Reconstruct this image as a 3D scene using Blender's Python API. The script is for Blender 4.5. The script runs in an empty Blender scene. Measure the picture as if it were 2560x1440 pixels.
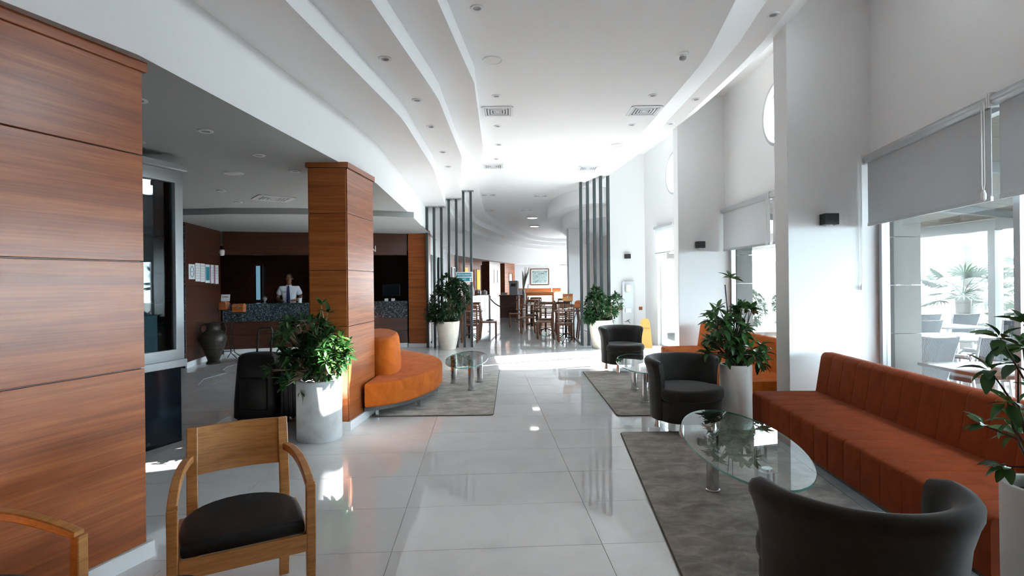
import bpy, bmesh, math, random
from mathutils import Vector, Matrix
random.seed(7)
PI = math.pi
C = bpy.context.scene.collection
S = bpy.context.scene
def R(d): return math.radians(d)

# ------------------------------------------------------------------ camera, sky, sun, exposure
F = 1360.0
cam = bpy.data.objects.new('camera', bpy.data.cameras.new('camera')); C.objects.link(cam)
cam.data.sensor_width = 36; cam.data.lens = 36*F/2560; cam.data.shift_y = -17/2560
cam.data.clip_start = .05; cam.data.clip_end = 400
cam.matrix_world = Matrix.Translation((0, 0, 1.52)) @ Matrix.Rotation(PI/2, 4, 'X') @ Matrix.Rotation(-.0105, 4, 'Z')
S.camera = cam
w = bpy.data.worlds.new('sky'); S.world = w; w.use_nodes = True
bg = w.node_tree.nodes['Background']
bg.inputs[0].default_value = (.78, .91, 1.0, 1); bg.inputs[1].default_value = 7.6
sun = bpy.data.objects.new('sun', bpy.data.lights.new('sun', 'SUN')); C.objects.link(sun)
sun.data.energy = 18; sun.data.angle = R(.53); sun.data.color = (1, .97, .93)
sun.rotation_euler = Vector((-5.25, -2.0, -3.02)).to_track_quat('-Z', 'Y').to_euler()
S.view_settings.view_transform = 'Standard'; S.view_settings.look = 'None'
S.view_settings.exposure = 2.42; S.view_settings.gamma = 1; S.view_settings.use_curve_mapping = False
S.cycles.use_denoising = True
S.cycles.max_bounces = 10; S.cycles.diffuse_bounces = 6; S.cycles.glossy_bounces = 5; S.cycles.transmission_bounces = 8; S.cycles.transparent_max_bounces = 16
S.cycles.sample_clamp_indirect = 6; S.cycles.caustics_reflective = False; S.cycles.caustics_refractive = False

# ------------------------------------------------------------------ materials
class NT:
    def __init__(s, name):
        s.m = bpy.data.materials.new(name); s.m.use_nodes = True; s.t = s.m.node_tree
        s.b = s.t.nodes['Principled BSDF']; s.out = s.t.nodes['Material Output']
    def n(s, k, **kw):
        x = s.t.nodes.new(k)
        for a, v in kw.items(): setattr(x, a, v)
        return x
    def l(s, a, b): s.t.links.new(a, b)
    def set(s, **kw):
        for k, v in kw.items():
            k = {'col': 'Base Color', 'rough': 'Roughness', 'metal': 'Metallic', 'spec': 'Specular IOR Level', 'sheen': 'Sheen Weight', 'coat': 'Coat Weight', 'coatr': 'Coat Roughness', 'trans': 'Transmission Weight'}[k]
            s.b.inputs[k].default_value = (*v, 1) if isinstance(v, tuple) else v
        return s
    def coords(s, scale, rnd=True, kind='Object'):
        tc = s.n('ShaderNodeTexCoord'); mp = s.n('ShaderNodeMapping'); mp.inputs['Scale'].default_value = scale
        s.l(tc.outputs[kind], mp.inputs['Vector'])
        if rnd:
            oi = s.n('ShaderNodeObjectInfo'); mu = s.n('ShaderNodeMath', operation='MULTIPLY'); mu.inputs[1].default_value = 37.0
            s.l(oi.outputs['Random'], mu.inputs[0]); s.l(mu.outputs[0], mp.inputs['Location'])
        return mp.outputs[0]
    def noise(s, vec, scale=5, detail=4, rough=.55, dist=0):
        x = s.n('ShaderNodeTexNoise'); x.inputs['Scale'].default_value = scale; x.inputs['Detail'].default_value = detail
        x.inputs['Roughness'].default_value = rough; x.inputs['Distortion'].default_value = dist
        s.l(vec, x.inputs['Vector']); return x.outputs['Fac']
    def ramp(s, fac, *stops):
        x = s.n('ShaderNodeValToRGB'); e = x.color_ramp.elements
        while len(e) < len(stops): e.new(.5)
        for i, (p, c) in enumerate(stops): e[i].position = p; e[i].color = (*c, 1)
        s.l(fac, x.inputs[0]); return x.outputs[0]
    def bump(s, h, st=.2, d=.01):
        x = s.n('ShaderNodeBump'); x.inputs['Strength'].default_value = st; x.inputs['Distance'].default_value = d
        s.l(h, x.inputs['Height']); s.l(x.outputs[0], s.b.inputs['Normal'])
M = {}
def plain(name, col, rough=.5, **kw):
    M[name] = NT(name).set(col=col, rough=rough, **kw).m
def wood(name, c1, c2, c3, scale=(.42, .42, 11), rough=.35, coat=.3, ns=1.6, spec=.5):
    t = NT(name); v = t.coords(scale)
    n1 = t.noise(v, ns, 6, .6, .6); col = t.ramp(n1, (.28, c1), (.5, c2), (.74, c3))
    v2 = t.coords((scale[0]*3, scale[1]*3, scale[2]*5)); n2 = t.noise(v2, 2.2, 3, .6)
    mx = t.n('ShaderNodeMixRGB', blend_type='MULTIPLY'); mx.inputs[0].default_value = .55
    t.l(col, mx.inputs[1]); t.l(t.ramp(n2, (.35, (.55, .5, .45)), (.6, (1, 1, 1))), mx.inputs[2])
    t.l(mx.outputs[0], t.b.inputs['Base Color']); t.set(rough=rough, coat=coat, coatr=.25, spec=spec); M[name] = t.m
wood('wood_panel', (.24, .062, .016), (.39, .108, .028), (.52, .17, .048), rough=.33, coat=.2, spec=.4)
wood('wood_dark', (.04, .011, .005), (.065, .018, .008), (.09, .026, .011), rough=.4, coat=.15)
wood('wood_chair', (.40, .165, .04), (.50, .22, .06), (.58, .28, .085), (1.6, 7, 16), rough=.4, coat=.2)
wood('wood_dining', (.11, .038, .015), (.17, .06, .022), (.24, .09, .035), (3, 3, 20), rough=.35, coat=.3)
wood('wood_table', (.12, .045, .02), (.17, .07, .03), (.22, .095, .045), (3, 20, 3), rough=.3, coat=.3)
def paint(name, col, rough=.6):
    t = NT(name).set(col=col, rough=rough, spec=.3); v = t.coords((1, 1, 1), False); t.bump(t.noise(v, 260, 2), .04, .002); M[name] = t.m
paint('white', (.83, .84, .845)); paint('ceiling_white', (.87, .875, .88), .7); paint('ceiling_dimmed', (.44, .47, .47), .7)  # reception ceiling is white plaster with its dimness put into the colour
plain('trim_white', (.78, .8, .82), .35); plain('plastic_white', (.8, .8, .78), .35)
plain('grout', (.30, .30, .29), .7)
t = NT('tile'); v = t.coords((1, 1, 1))
n = t.noise(v, 1.1, 6, .6, 1.6); c = t.ramp(n, (.3, (.60, .605, .61)), (.55, (.67, .675, .68)), (.75, (.63, .63, .635)))
t.l(c, t.b.inputs['Base Color']); t.set(rough=.06, spec=.75)
rn = t.noise(v, 9, 3); rr = t.n('ShaderNodeMapRange'); rr.inputs['To Min'].default_value = .02; rr.inputs['To Max'].default_value = .06
t.l(rn, rr.inputs['Value']); t.l(rr.outputs[0], t.b.inputs['Roughness']); M['tile'] = t.m
def suede(name, c1, c2, sheen=.6, sc=5):
    t = NT(name); v = t.coords((1, 1, 1)); n = t.noise(v, sc, 6, .62, 1.2)
    t.l(t.ramp(n, (.33, c1), (.66, c2)), t.b.inputs['Base Color']); t.set(rough=.85, spec=.15, sheen=sheen)
    t.bump(t.noise(v, 420, 2), .12, .002); M[name] = t.m
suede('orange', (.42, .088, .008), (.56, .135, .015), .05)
suede('rust', (.20, .034, .006), (.27, .049, .009), .04)  # darker copy of the orange suede, shade on the near sofa in its colour
suede('velvet', (.018, .0165, .0155), (.028, .026, .0245), .22, 7)
plain('leather', (.006, .0055, .007), .5, spec=.3)
t = NT('rug'); v = t.coords((1, 1.6, 1), False); n = t.noise(v, 4.6, 8, .72, .5); c = t.ramp(n, (.36, (.19, .172, .15)), (.5, (.31, .285, .252)), (.62, (.46, .43, .385)))
t.l(c, t.b.inputs['Base Color']); t.set(rough=.95, spec=.1, sheen=.3); t.bump(t.noise(v, 300, 3), .6, .006); M['rug'] = t.m
plain('rug_edge', (.10, .085, .07), .9)
plain('chrome', (.56, .56, .57), .14, metal=1.0); plain('steel', (.55, .57, .59), .3, metal=.85)
plain('aluminium', (.52, .55, .57), .35, metal=.4); plain('frame_dark', (.13, .135, .14), .4)
plain('grey_metal', (.10, .105, .11), .45, metal=.3)
plain('iron', (.012, .012, .013), .5, metal=.4); plain('post', (.035, .048, .052), .5)
plain('black', (.008, .008, .009), .45); plain('black_gloss', (.006, .01, .016), .12)
plain('navy', (.012, .016, .03), .4); plain('soil', (.05, .035, .025), .95)
plain('paper', (.75, .76, .78), .6); plain('teal', (.02, .22, .29), .5); plain('magenta', (.45, .03, .22), .5); plain('grey_print', (.35, .36, .4), .6)
plain('yellow', (.50, .24, .06), .5); plain('red_mark', (.5, .06, .03), .5)
plain('skin', (.24, .115, .07), .55); plain('hair', (.012, .009, .008), .6); plain('shirt', (.72, .74, .8), .75); plain('tie', (.01, .016, .10), .5); plain('trousers', (.015, .015, .02), .7)
t = NT('concrete'); v = t.coords((1, 1, 1)); n = t.noise(v, 3, 7, .65, .6); c = t.ramp(n, (.3, (.42, .43, .44)), (.5, (.60, .61, .62)), (.7, (.69, .70, .71)))
t.l(c, t.b.inputs['Base Color']); t.set(rough=.7); t.bump(t.noise(v, 60, 4), .15, .004); M['concrete'] = t.m
t = NT('pot_white'); v = t.coords((1, 1, 1)); n = t.noise(v, 6, 4); t.l(t.ramp(n, (.3, (.68, .67, .64)), (.7, (.76, .75, .72))), t.b.inputs['Base Color']); t.set(rough=.5); M['pot_white'] = t.m
t = NT('pot_cream'); v = t.coords((2, 2, 18)); n = t.noise(v, 4, 5); t.l(t.ramp(n, (.3, (.62, .56, .48)), (.7, (.74, .69, .61))), t.b.inputs['Base Color']); t.set(rough=.75); t.bump(n, .2, .006); M['pot_cream'] = t.m
def leafmat(name, c1, c2):
    t = NT(name); oi = t.n('ShaderNodeObjectInfo'); v = t.coords((1, 1, 1)); n = t.noise(v, 9, 2)
    ad = t.n('ShaderNodeMath', operation='ADD'); t.l(oi.outputs['Random'], ad.inputs[0]); t.l(n, ad.inputs[1])
    mu = t.n('ShaderNodeMath', operation='MULTIPLY'); mu.inputs[1].default_value = .5; t.l(ad.outputs[0], mu.inputs[0])
    c = t.ramp(mu.outputs[0], (.25, c1), (.8, c2)); t.l(c, t.b.inputs['Base Color']); t.set(rough=.3, spec=.5)
    tr = t.n('ShaderNodeBsdfTranslucent'); t.l(c, tr.inputs['Color']); mx = t.n('ShaderNodeMixShader'); mx.inputs[0].default_value = .22
    t.l(t.b.outputs[0], mx.inputs[1]); t.l(tr.outputs[0], mx.inputs[2]); t.l(mx.outputs[0], t.out.inputs[0]); M[name] = t.m
leafmat('leaf', (.014, .06, .016), (.08, .19, .045)); leafmat('leaf_light', (.02, .07, .025), (.09, .2, .06)); leafmat('leaf_dark', (.008, .034, .012), (.03, .085, .028)); leafmat('palm', (.012, .025, .010), (.03, .055, .02))
plain('stem', (.28, .22, .14), .8); plain('stem_dark', (.07, .05, .03), .8)
t = NT('granite'); v = t.coords((1, 1, 1), False); vo = t.n('ShaderNodeTexVoronoi'); vo.inputs['Scale'].default_value = 55; t.l(v, vo.inputs['Vector'])
t.l(t.ramp(vo.outputs['Color'], (.25, (.012, .018, .023)), (.6, (.035, .05, .06)), (.95, (.18, .21, .23))), t.b.inputs['Base Color']); t.set(rough=.15); M['granite'] = t.m
def glassy(name, tint, refl=.05, rough=.0):
    t = NT(name); t.t.nodes.remove(t.b); tr = t.n('ShaderNodeBsdfTransparent'); tr.inputs[0].default_value = (*tint, 1)
    gl = t.n('ShaderNodeBsdfGlossy'); gl.inputs['Roughness'].default_value = rough; lw = t.n('ShaderNodeLayerWeight'); lw.inputs[0].default_value = .5
    pw = t.n('ShaderNodeMath', operation='POWER'); pw.inputs[1].default_value = 4.0; t.l(lw.outputs['Facing'], pw.inputs[0]); fr = t.n('ShaderNodeMapRange'); fr.inputs['To Min'].default_value = refl; fr.inputs['To Max'].default_value = 1; t.l(pw.outputs[0], fr.inputs['Value'])
    mx = t.n('ShaderNodeMixShader'); t.l(fr.outputs[0], mx.inputs[0]); t.l(tr.outputs[0], mx.inputs[1]); t.l(gl.outputs[0], mx.inputs[2]); t.l(mx.outputs[0], t.out.inputs[0]); M[name] = t.m
glassy('glass', (.94, .96, .96)); glassy('glass_case', (.45, .55, .58)); glassy('glass_table', (.82, .91, .88), .13); glassy('glass_frost', (.75, .79, .80))
t = NT('glass_edge'); t.set(col=(.12, .35, .30), rough=.1, spec=.8); M['glass_edge'] = t.m
def fabric(name, col, tl):
    t = NT(name); t.set(col=col, rough=.9, spec=.1); tr = t.n('ShaderNodeBsdfTranslucent'); tr.inputs[0].default_value = (*col, 1)
    mx = t.n('ShaderNodeMixShader'); mx.inputs[0].default_value = tl; t.l(t.b.outputs[0], mx.inputs[1]); t.l(tr.outputs[0], mx.inputs[2]); t.l(mx.outputs[0], t.out.inputs[0])
    v = t.coords((1, 1, 1)); t.bump(t.noise(v, 500, 2), .1, .001); M[name] = t.m
fabric('blind', (.60, .62, .64), .22); fabric('blind_light', (.74, .75, .76), .35)
plain('stone', (.10, .094, .088), .8); plain('terrace', (.05, .05, .05), .8); plain('sand', (.06, .058, .054), .9); plain('screen_metal', (.13, .135, .14), .4); wood('terrace_wood', (.05, .02, .012), (.07, .03, .017), (.09, .04, .022), (3, 20, 3), rough=.3)  # outdoor colours darkened to stand in for weaker daylight outside
plain('canopy', (.20, .165, .135), .75); plain('white_metal', (.5, .52, .54), .4); plain('bark', (.07, .06, .05), .9)
t = NT('rattan'); v = t.coords((1, 1, 1)); wv = t.n('ShaderNodeTexWave'); wv.inputs['Scale'].default_value = 22; wv.inputs['Distortion'].default_value = 1; t.l(v, wv.inputs['Vector'])
t.l(t.ramp(wv.outputs['Color'], (.2, (.014, .016, .018)), (.8, (.045, .05, .056))), t.b.inputs['Base Color']); t.set(rough=.6); t.bump(wv.outputs['Fac'], .5, .01); M['rattan'] = t.m
t = NT('bronze'); v = t.coords((1, 1, 6)); n = t.noise(v, 5, 4); t.l(t.ramp(n, (.3, (.02, .018, .015)), (.7, (.06, .052, .042))), t.b.inputs['Base Color']); t.set(rough=.45, metal=.3); M['bronze'] = t.m
t = NT('painting'); v = t.coords((1, 1, 1), False); n = t.noise(v, 7, 5, .6, 1.5); t.l(t.ramp(n, (.35, (.04, .16, .2)), (.5, (.5, .55, .52)), (.6, (.10, .25, .28)), (.72, (.7, .68, .6))), t.b.inputs['Base Color']); t.set(rough=.4); M['painting'] = t.m
t = NT('amber'); t.set(col=(.6, .17, .02)); t.b.inputs['Emission Color'].default_value = (1, .33, .04, 1); t.b.inputs['Emission Strength'].default_value = .35; M['amber'] = t.m
t = NT('lamp_lit'); t.set(col=(.9, .9, .9)); t.b.inputs['Emission Color'].default_value = (1, .97, .92, 1); t.b.inputs['Emission Strength'].default_value = 1.2; M['lamp_lit'] = t.m
t = NT('screen_blue'); t.set(col=(.2, .35, .45)); t.b.inputs['Emission Color'].default_value = (.25, .5, .65, 1); t.b.inputs['Emission Strength'].default_value = .10; M['screen_blue'] = t.m
plain('blue_paint', (.16, .34, .46), .6); plain('lens', (.30, .31, .33), .3); plain('dark_slot', (.16, .16, .17), .8)

# ------------------------------------------------------------------ mesh helpers
class MB:
    def __init__(s): s.v = []; s.f = []; s.mi = []; s.cur = 0
    def add(s, vs, fs):
        o = len(s.v); s.v += [tuple(p) for p in vs]; s.f += [[i+o for i in f] for f in fs]; s.mi += [s.cur]*len(fs); return s
    def box(s, c, d, rz=0, mat=None, bev=0):
        x, y, z = d[0]/2, d[1]/2, d[2]/2
        vs = [Vector((a*x, b*y, e*z)) for e in (-1, 1) for b in (-1, 1) for a in (-1, 1)]
        m = mat or Matrix.Rotation(rz, 3, 'Z'); vs = [m @ p + Vector(c) for p in vs]
        return s.add(vs, [(0, 2, 3, 1), (4, 5, 7, 6), (0, 1, 5, 4), (2, 6, 7, 3), (0, 4, 6, 2), (1, 3, 7, 5)])
    def bar(s, a, b, w, h, up=(0, 0, 1)):
        a, b = Vector(a), Vector(b); d = (b-a); L = d.length; d.normalize(); u = Vector(up); x = d.cross(u)
        if x.length < 1e-4: x = d.cross(Vector((1, 0, 0)))
        x.normalize(); z = x.cross(d); return s.box((a+b)/2, (w, L, h), mat=Matrix((x, d, z)).transposed())
    def tube(s, pts, r, n=8, cap=True, closed=False):
        pts = [Vector(p) for p in pts]; rs = r if isinstance(r, (list, tuple)) else [r]*len(pts); o = []; N = len(pts); prev = None
        for i, p in enumerate(pts):
            d = (pts[(i+1) % N]-pts[i-1]) if closed else (pts[min(i+1, N-1)]-pts[max(i-1, 0)])
            d.normalize()
            if prev is None: x = d.cross(Vector((0, 0, 1)));  x = x if x.length > 1e-3 else d.cross(Vector((1, 0, 0)))
            else: x = prev - d*prev.dot(d)
            x.normalize(); prev = x; y = d.cross(x)
            o += [p + rs[i]*(math.cos(2*PI*k/n)*x + math.sin(2*PI*k/n)*y) for k in range(n)]
        fs = [(i*n+k, i*n+(k+1) % n, ((i+1) % N)*n+(k+1) % n, ((i+1) % N)*n+k) for i in range(N if closed else N-1) for k in range(n)]
        if cap and not closed: fs += [list(range(n))[::-1], [(N-1)*n+k for k in range(n)]]
        return s.add(o, fs)
    def lathe(s, prof, c=(0, 0, 0), n=24, sx=1, sy=1, capb=True, capt=False):
        o = [(c[0]+r*math.cos(2*PI*k/n)*sx, c[1]+r*math.sin(2*PI*k/n)*sy, c[2]+z) for r, z in prof for k in range(n)]
        N = len(prof); fs = [(i*n+k, i*n+(k+1) % n, (i+1)*n+(k+1) % n, (i+1)*n+k) for i in range(N-1) for k in range(n)]
        if capb: fs.append(list(range(n))[::-1])
        if capt: fs.append([(N-1)*n+k for k in range(n)])
        return s.add(o, fs)
    def prism(s, poly, z0, z1, top=True, bot=True):
        n = len(poly); o = [(x, y, z0) for x, y in poly] + [(x, y, z1) for x, y in poly]
        fs = [(i, (i+1) % n, n+(i+1) % n, n+i) for i in range(n)]
        if bot: fs.append(list(range(n))[::-1])
        if top: fs.append([n+i for i in range(n)])
        return s.add(o, fs)
    def rprism(s, poly, z0, z1, r=.02, k=3):
        """prism with rounded top and bottom edges (inset rings)"""
        n = len(poly); cx = sum(p[0] for p in poly)/n; cy = sum(p[1] for p in poly)/n; rings = []
        def inset(d):
            out = []
            for i in range(n):
                a, b, c = Vector(poly[i-1]), Vector(poly[i]), Vector(poly[(i+1) % n]); t1 = (b-a).normalized(); t2 = (c-b).normalized(); t = (t1+t2)
                t = t.normalized() if t.length > 1e-6 else t1; nn = Vector((-t.y, t.x)); out.append((b.x+nn.x*d, b.y+nn.y*d))
            return out
        for j in range(k+1): a = PI/2*j/k; rings.append((inset(r*(1-math.sin(a))), z0+r*(1-math.cos(a))))
        for j in range(k+1): a = PI/2*j/k; rings.append((inset(r*(1-math.cos(a))), z1-r*(1-math.sin(a))))
        o = [(x, y, z) for pl, z in rings for x, y in pl]; N = len(rings)
        fs = [(i*n+q, i*n+(q+1) % n, (i+1)*n+(q+1) % n, (i+1)*n+q) for i in range(N-1) for q in range(n)]
        fs += [list(range(n))[::-1], [(N-1)*n+q for q in range(n)]]
        return s.add(o, fs)
    def ext(s, prof, a, b):
        """closed profile of (x,z) extruded along y from a to b"""
        n = len(prof); o = [(x, a, z) for x, z in prof] + [(x, b, z) for x, z in prof]
        return s.add(o, [(i, (i+1) % n, n+(i+1) % n, n+i) for i in range(n)] + [list(range(n))[::-1], [n+i for i in range(n)]])
    def grid(s, rows, closed=False):
        n = len(rows[0]); o = [p for r in rows for p in r]
        fs = [(i*n+k, i*n+(k+1) % n, (i+1)*n+(k+1) % n, (i+1)*n+k) for i in range(len(rows)-1) for k in range(n if closed else n-1)]
        return s.add(o, fs)
    def mesh(s, name, mat, ang=35, fix=True):
        me = bpy.data.meshes.new(name); me.from_pydata(s.v, [], s.f)
        for m in (mat if isinstance(mat, list) else [mat]): me.materials.append(M[m])
        if isinstance(mat, list):
            for p, i in zip(me.polygons, s.mi): p.material_index = i
        if fix:
            bm = bmesh.new(); bm.from_mesh(me); bmesh.ops.recalc_face_normals(bm, faces=bm.faces); bm.to_mesh(me); bm.free()
        me.polygons.foreach_set('use_smooth', [True]*len(me.polygons)); me.set_sharp_from_angle(angle=R(ang)); return me
    def build(s, name, mat, parent=None, loc=(0, 0, 0), rz=0, ang=35, fix=True, bev=0):
        return obj(name, s.mesh(name, mat, ang, fix), parent, loc, rz, bev)
def obj(name, me, parent=None, loc=(0, 0, 0), rz=0, bev=0):
    o = bpy.data.objects.new(name, me); C.objects.link(o); o.location = loc; o.rotation_euler = (0, 0, rz)
    if parent: o.parent = parent
    if bev:
        b = o.modifiers.new('bevel', 'BEVEL'); b.width = bev; b.segments = 2; b.limit_method = 'ANGLE'; b.angle_limit = R(40)
    return o
def tag(o, label=None, cat=None, group=None, kind=None):
    if label: o['label'] = label
    if cat: o['category'] = cat
    if group: o['group'] = group
    if kind: o['kind'] = kind
    return o
def thing(name, label, cat, loc=(0, 0, 0), rz=0, group=None):
    o = bpy.data.objects.new(name, None); C.objects.link(o); o.location = loc; o.rotation_euler = (0, 0, rz); o.empty_display_size = .1
    return tag(o, label, cat, group)
def struct(o, label, cat): return tag(o, label, cat, kind='structure')
def dup(root, loc, rz, label, group=None):
    r = root.copy(); C.objects.link(r); r.location = loc; r.rotation_euler = (0, 0, rz); r['label'] = label
    if group: r['group'] = group
    for ch in list(root.children):
        c = ch.copy(); C.objects.link(c); c.parent = r
        for g in list(ch.children):
            d = g.copy(); C.objects.link(d); d.parent = c
    return r
def txt(name, s, size, mat, parent, loc, rot, ext=.001):
    cu = bpy.data.curves.new(name, 'FONT'); cu.body = s; cu.size = size; cu.extrude = ext; cu.align_x = 'CENTER'; cu.align_y = 'CENTER'; cu.offset = .0
    o = bpy.data.objects.new(name+'_tmp', cu); C.objects.link(o); dg = bpy.context.evaluated_depsgraph_get(); me = bpy.data.meshes.new_from_object(o.evaluated_get(dg))
    bpy.data.objects.remove(o); me.materials.clear(); me.materials.append(M[mat]); me.name = name
    q = bpy.data.objects.new(name, me); C.objects.link(q); q.parent = parent; q.location = loc; q.rotation_euler = rot; return q
def lerp(tab, y):
    if y <= tab[0][1]: return tab[0][0]
    for (x0, y0), (x1, y1) in zip(tab, tab[1:]):
        if y <= y1: return x0 + (x1-x0)*(y-y0)/(y1-y0)
    return tab[-1][0]
def arc(cx, cy, r, a0, a1, n, ry=None): return [(cx+r*math.cos(R(a0+(a1-a0)*i/n)), cy+(ry or r)*math.sin(R(a0+(a1-a0)*i/n))) for i in range(n+1)]
ORD = ['first', 'second', 'third', 'fourth', 'fifth', 'sixth', 'seventh', 'eighth', 'ninth', 'tenth', 'eleventh', 'twelfth']
exec_parts = []

# ------------------------------------------------------------------ floor of large tiles
AL = .0543; ex, ey = math.cos(AL), math.sin(AL)
floor = MB().box((-2.6, 15.2, -.13), (13.2, 37.2, .25)).build('floor', 'grout')
struct(floor, 'polished pale grey stone tile floor of the lobby', 'floor')
tm = MB().box((0, 0, -.004), (1.1965, .5965, .008)).mesh('floor_tile', 'tile')
cells = []
for i in range(-9, 5):
    for j in range(-11, 52):
        a, b = (i+.5)*1.2, (j+.5)*.6
        x = -.695 + a*ex - b*ey; y = 3.07 + a*ey + b*ex
        if -9.1 < x < 3.75 and -3.3 < y < 33: cells.append((y if y > .5 and abs(x) < y*1.0+.9 else 1000+abs(y), x, y))
cells.sort(); rest = MB()
for k, (q, x, y) in enumerate(cells):
    if k < 290: obj('tile', tm, floor, (x, y, 0), AL)
    else: rest.box((x, y, -.004), (1.1965, .5965, .008), AL)
tag(rest.build('tile_field', 'tile', floor), kind='stuff')

# ------------------------------------------------------------------ stepped ceiling
FAS = [(-4.12, -3.1), (-2.0, 2.93), (-1.75, 5.7), (-1.68, 6.78), (-1.88, 10.7), (-2.01, 12.9)]
CA = [(-1.95, -3.1), (-1.39, 3.38), (-1.19, 5.5), (-1.16, 5.9), (-1.2, 8.4), (-1.54, 12.9)]
CB = [(-1.55, -3.1), (-.95, 3.73), (-.79, 5.4), (-.76, 5.8), (-.76, 8.5), (-1.18, 12.9)]
CC = [(-1.2, -3.1), (-.54, 4.09), (-.41, 5.5), (-.38, 5.8), (-.44, 8.9), (-.75, 12.9)]
CE1 = [(1.1, -3.1), (1.87, 4.49), (2.02, 5.5), (2.05, 5.9), (2.06, 8.9), (1.73, 12.9)]
CE2 = [(1.5, -3.1), (2.26, 4.78), (2.37, 5.6), (2.40, 6.25), (2.42, 9.0), (2.05, 12.9)]
CE3A = [(1.75, -3.1), (2.5, 4.7), (2.61, 5.6), (2.64, 6.2), (2.64, 9.0), (2.22, 13.2)]
CE3 = [(2.0, -3.1), (2.75, 4.9), (2.86, 5.7), (2.88, 6.2), (2.88, 8.2), (2.8, 9.3), (2.35, 13.2)]
LV = (3.28, 3.46, 3.64, 3.82, 3.94, 4.06, 4.62); ZR = 2.76
YS = [-3.1, -1, 1, 2.93, 3.5, 4.5, 5.0, 5.4, 5.6, 5.8, 6.1, 6.5, 7, 7.7, 8.4, 9, 9.8, 10.7, 11.4, 12.1, 12.9]
cm = MB()
def strip(t0, t1, z0, z1, ys=YS): cm.grid([[((lerp(t0, y) if isinstance(t0, list) else t0), y, z0), ((lerp(t1, y) if isinstance(t1, list) else t1), y, z1)] for y in ys])
YR = YS+[13.45]
strip(FAS, FAS, ZR, LV[0]); strip(FAS, CA, LV[0], LV[0])
for t0, t1, k in ((CA, CB, 0), (CB, CC, 1), (CC, CE1, 2)):
    ys = YR if k >= 2 else YS
    strip(t0, t0, LV[k], LV[k+1])
    strip(t0, t1, LV[k+1], LV[k+1], ys)
for t0, t1, z0, z1 in ((CE1, CE2, 3.82, 3.96), (CE2, CE3A, 3.96, 3.96), (CE3A, CE3, 3.96, 4.10), (CE3, CE3, 4.10, 4.62), (CE3, 4.0, 4.62, 4.62)): strip(t0, t1, z0, z1, YR)
# restaurant: the steps sweep round to the far end
def catmull(p, n=6):
    o = []; q = [p[0]]+p+[p[-1]]
    for i in range(1, len(q)-2):
        a, b, c, d = [Vector(x) for x in q[i-1:i+3]]
        for k in range(n):
            t = k/n; o.append(tuple(.5*((2*b)+(c-a)*t+(2*a-5*b+4*c-d)*t*t+(3*b-a-3*c+d)*t**3)))
    return o+[p[-1]]
WR = catmull([(-2.01, 12.9), (-2.08, 15.5), (-2.05, 18.5), (-1.57, 21.4), (-.92, 24.5), (-.04, 28.0), (1.2, 30.2), (2.8, 31.2), (4.4, 31.6)])
def off(p, d):
    o = []
    for i, a in enumerate(p):
        t = (Vector(p[min(i+1, len(p)-1)])-Vector(p[max(i-1, 0)])).normalized(); o.append((a[0]+t.y*d, a[1]-t.x*d))
    return o
ofs = [0, .5, .9, 1.25]; lv = [2.46, LV[0], LV[1], LV[2], LV[3]]
WO = [off(WR, d) for d in ofs]
WO[0][0] = (-2.01, 12.9); WO[1][0] = (-1.54, 12.9); WO[2][0] = (-1.18, 12.9); WO[3][0] = (-.75, 12.9)
for k in range(4):
    cm.grid([[(*p, lv[k]), (*p, lv[k+1])] for p in WO[k]])
    if k < 3: cm.grid([[(*p, lv[k+1]), (*q, lv[k+1])] for p, q in zip(WO[k], WO[k+1])])
cm.grid([[(*p, LV[3]), (4.4, p[1], LV[3])] for p in [(-.76, 13.45)]+[p for p in WO[3] if p[1] > 13.46]])
for xa, xb, zt in ((1.73, 2.22, 3.96), (2.22, 2.35, 4.1), (2.35, 4.0, 4.62)): cm.grid([[(xa, 13.45, 3.82), (xa, 13.45, zt)], [(xb, 13.45, 3.82), (xb, 13.45, zt)]])
ceil = cm.build('ceiling', 'ceiling_white', ang=20, fix=False); struct(ceil, 'white plaster ceiling rising in curved steps from the reception side to the windows', 'ceiling')
# reception ceiling with a curved drop
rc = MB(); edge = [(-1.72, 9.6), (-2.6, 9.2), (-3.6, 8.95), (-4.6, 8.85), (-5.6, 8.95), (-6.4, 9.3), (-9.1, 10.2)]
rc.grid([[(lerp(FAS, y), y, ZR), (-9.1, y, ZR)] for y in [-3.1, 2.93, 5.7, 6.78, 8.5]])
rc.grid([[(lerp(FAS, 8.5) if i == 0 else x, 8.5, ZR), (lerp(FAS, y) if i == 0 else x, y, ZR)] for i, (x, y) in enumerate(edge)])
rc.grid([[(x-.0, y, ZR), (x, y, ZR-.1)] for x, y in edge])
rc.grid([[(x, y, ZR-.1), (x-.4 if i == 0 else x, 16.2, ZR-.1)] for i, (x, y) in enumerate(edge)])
rco = rc.build('ceiling', 'ceiling_dimmed', ang=20, fix=False); struct(rco, 'low white ceiling over the reception with a curved drop towards the desk', 'ceiling')
# restaurant side soffit
so = MB(); so.grid([[(*p, 2.46), (-7, p[1], 2.46)] for p in WR]); so = so.build('ceiling', 'ceiling_white', fix=False); struct(so, 'low white soffit over the bar beside the restaurant', 'ceiling')
lightblock = MB().box((-2.5, 15, 4.85), (13.4, 37.4, .2)).build('lightblock', 'white'); struct(lightblock, 'flat white roof slab added unseen above the stepped ceiling to keep sky out', 'lightblock')  # unseen slab added to stop sky light leaking in from above
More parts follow.
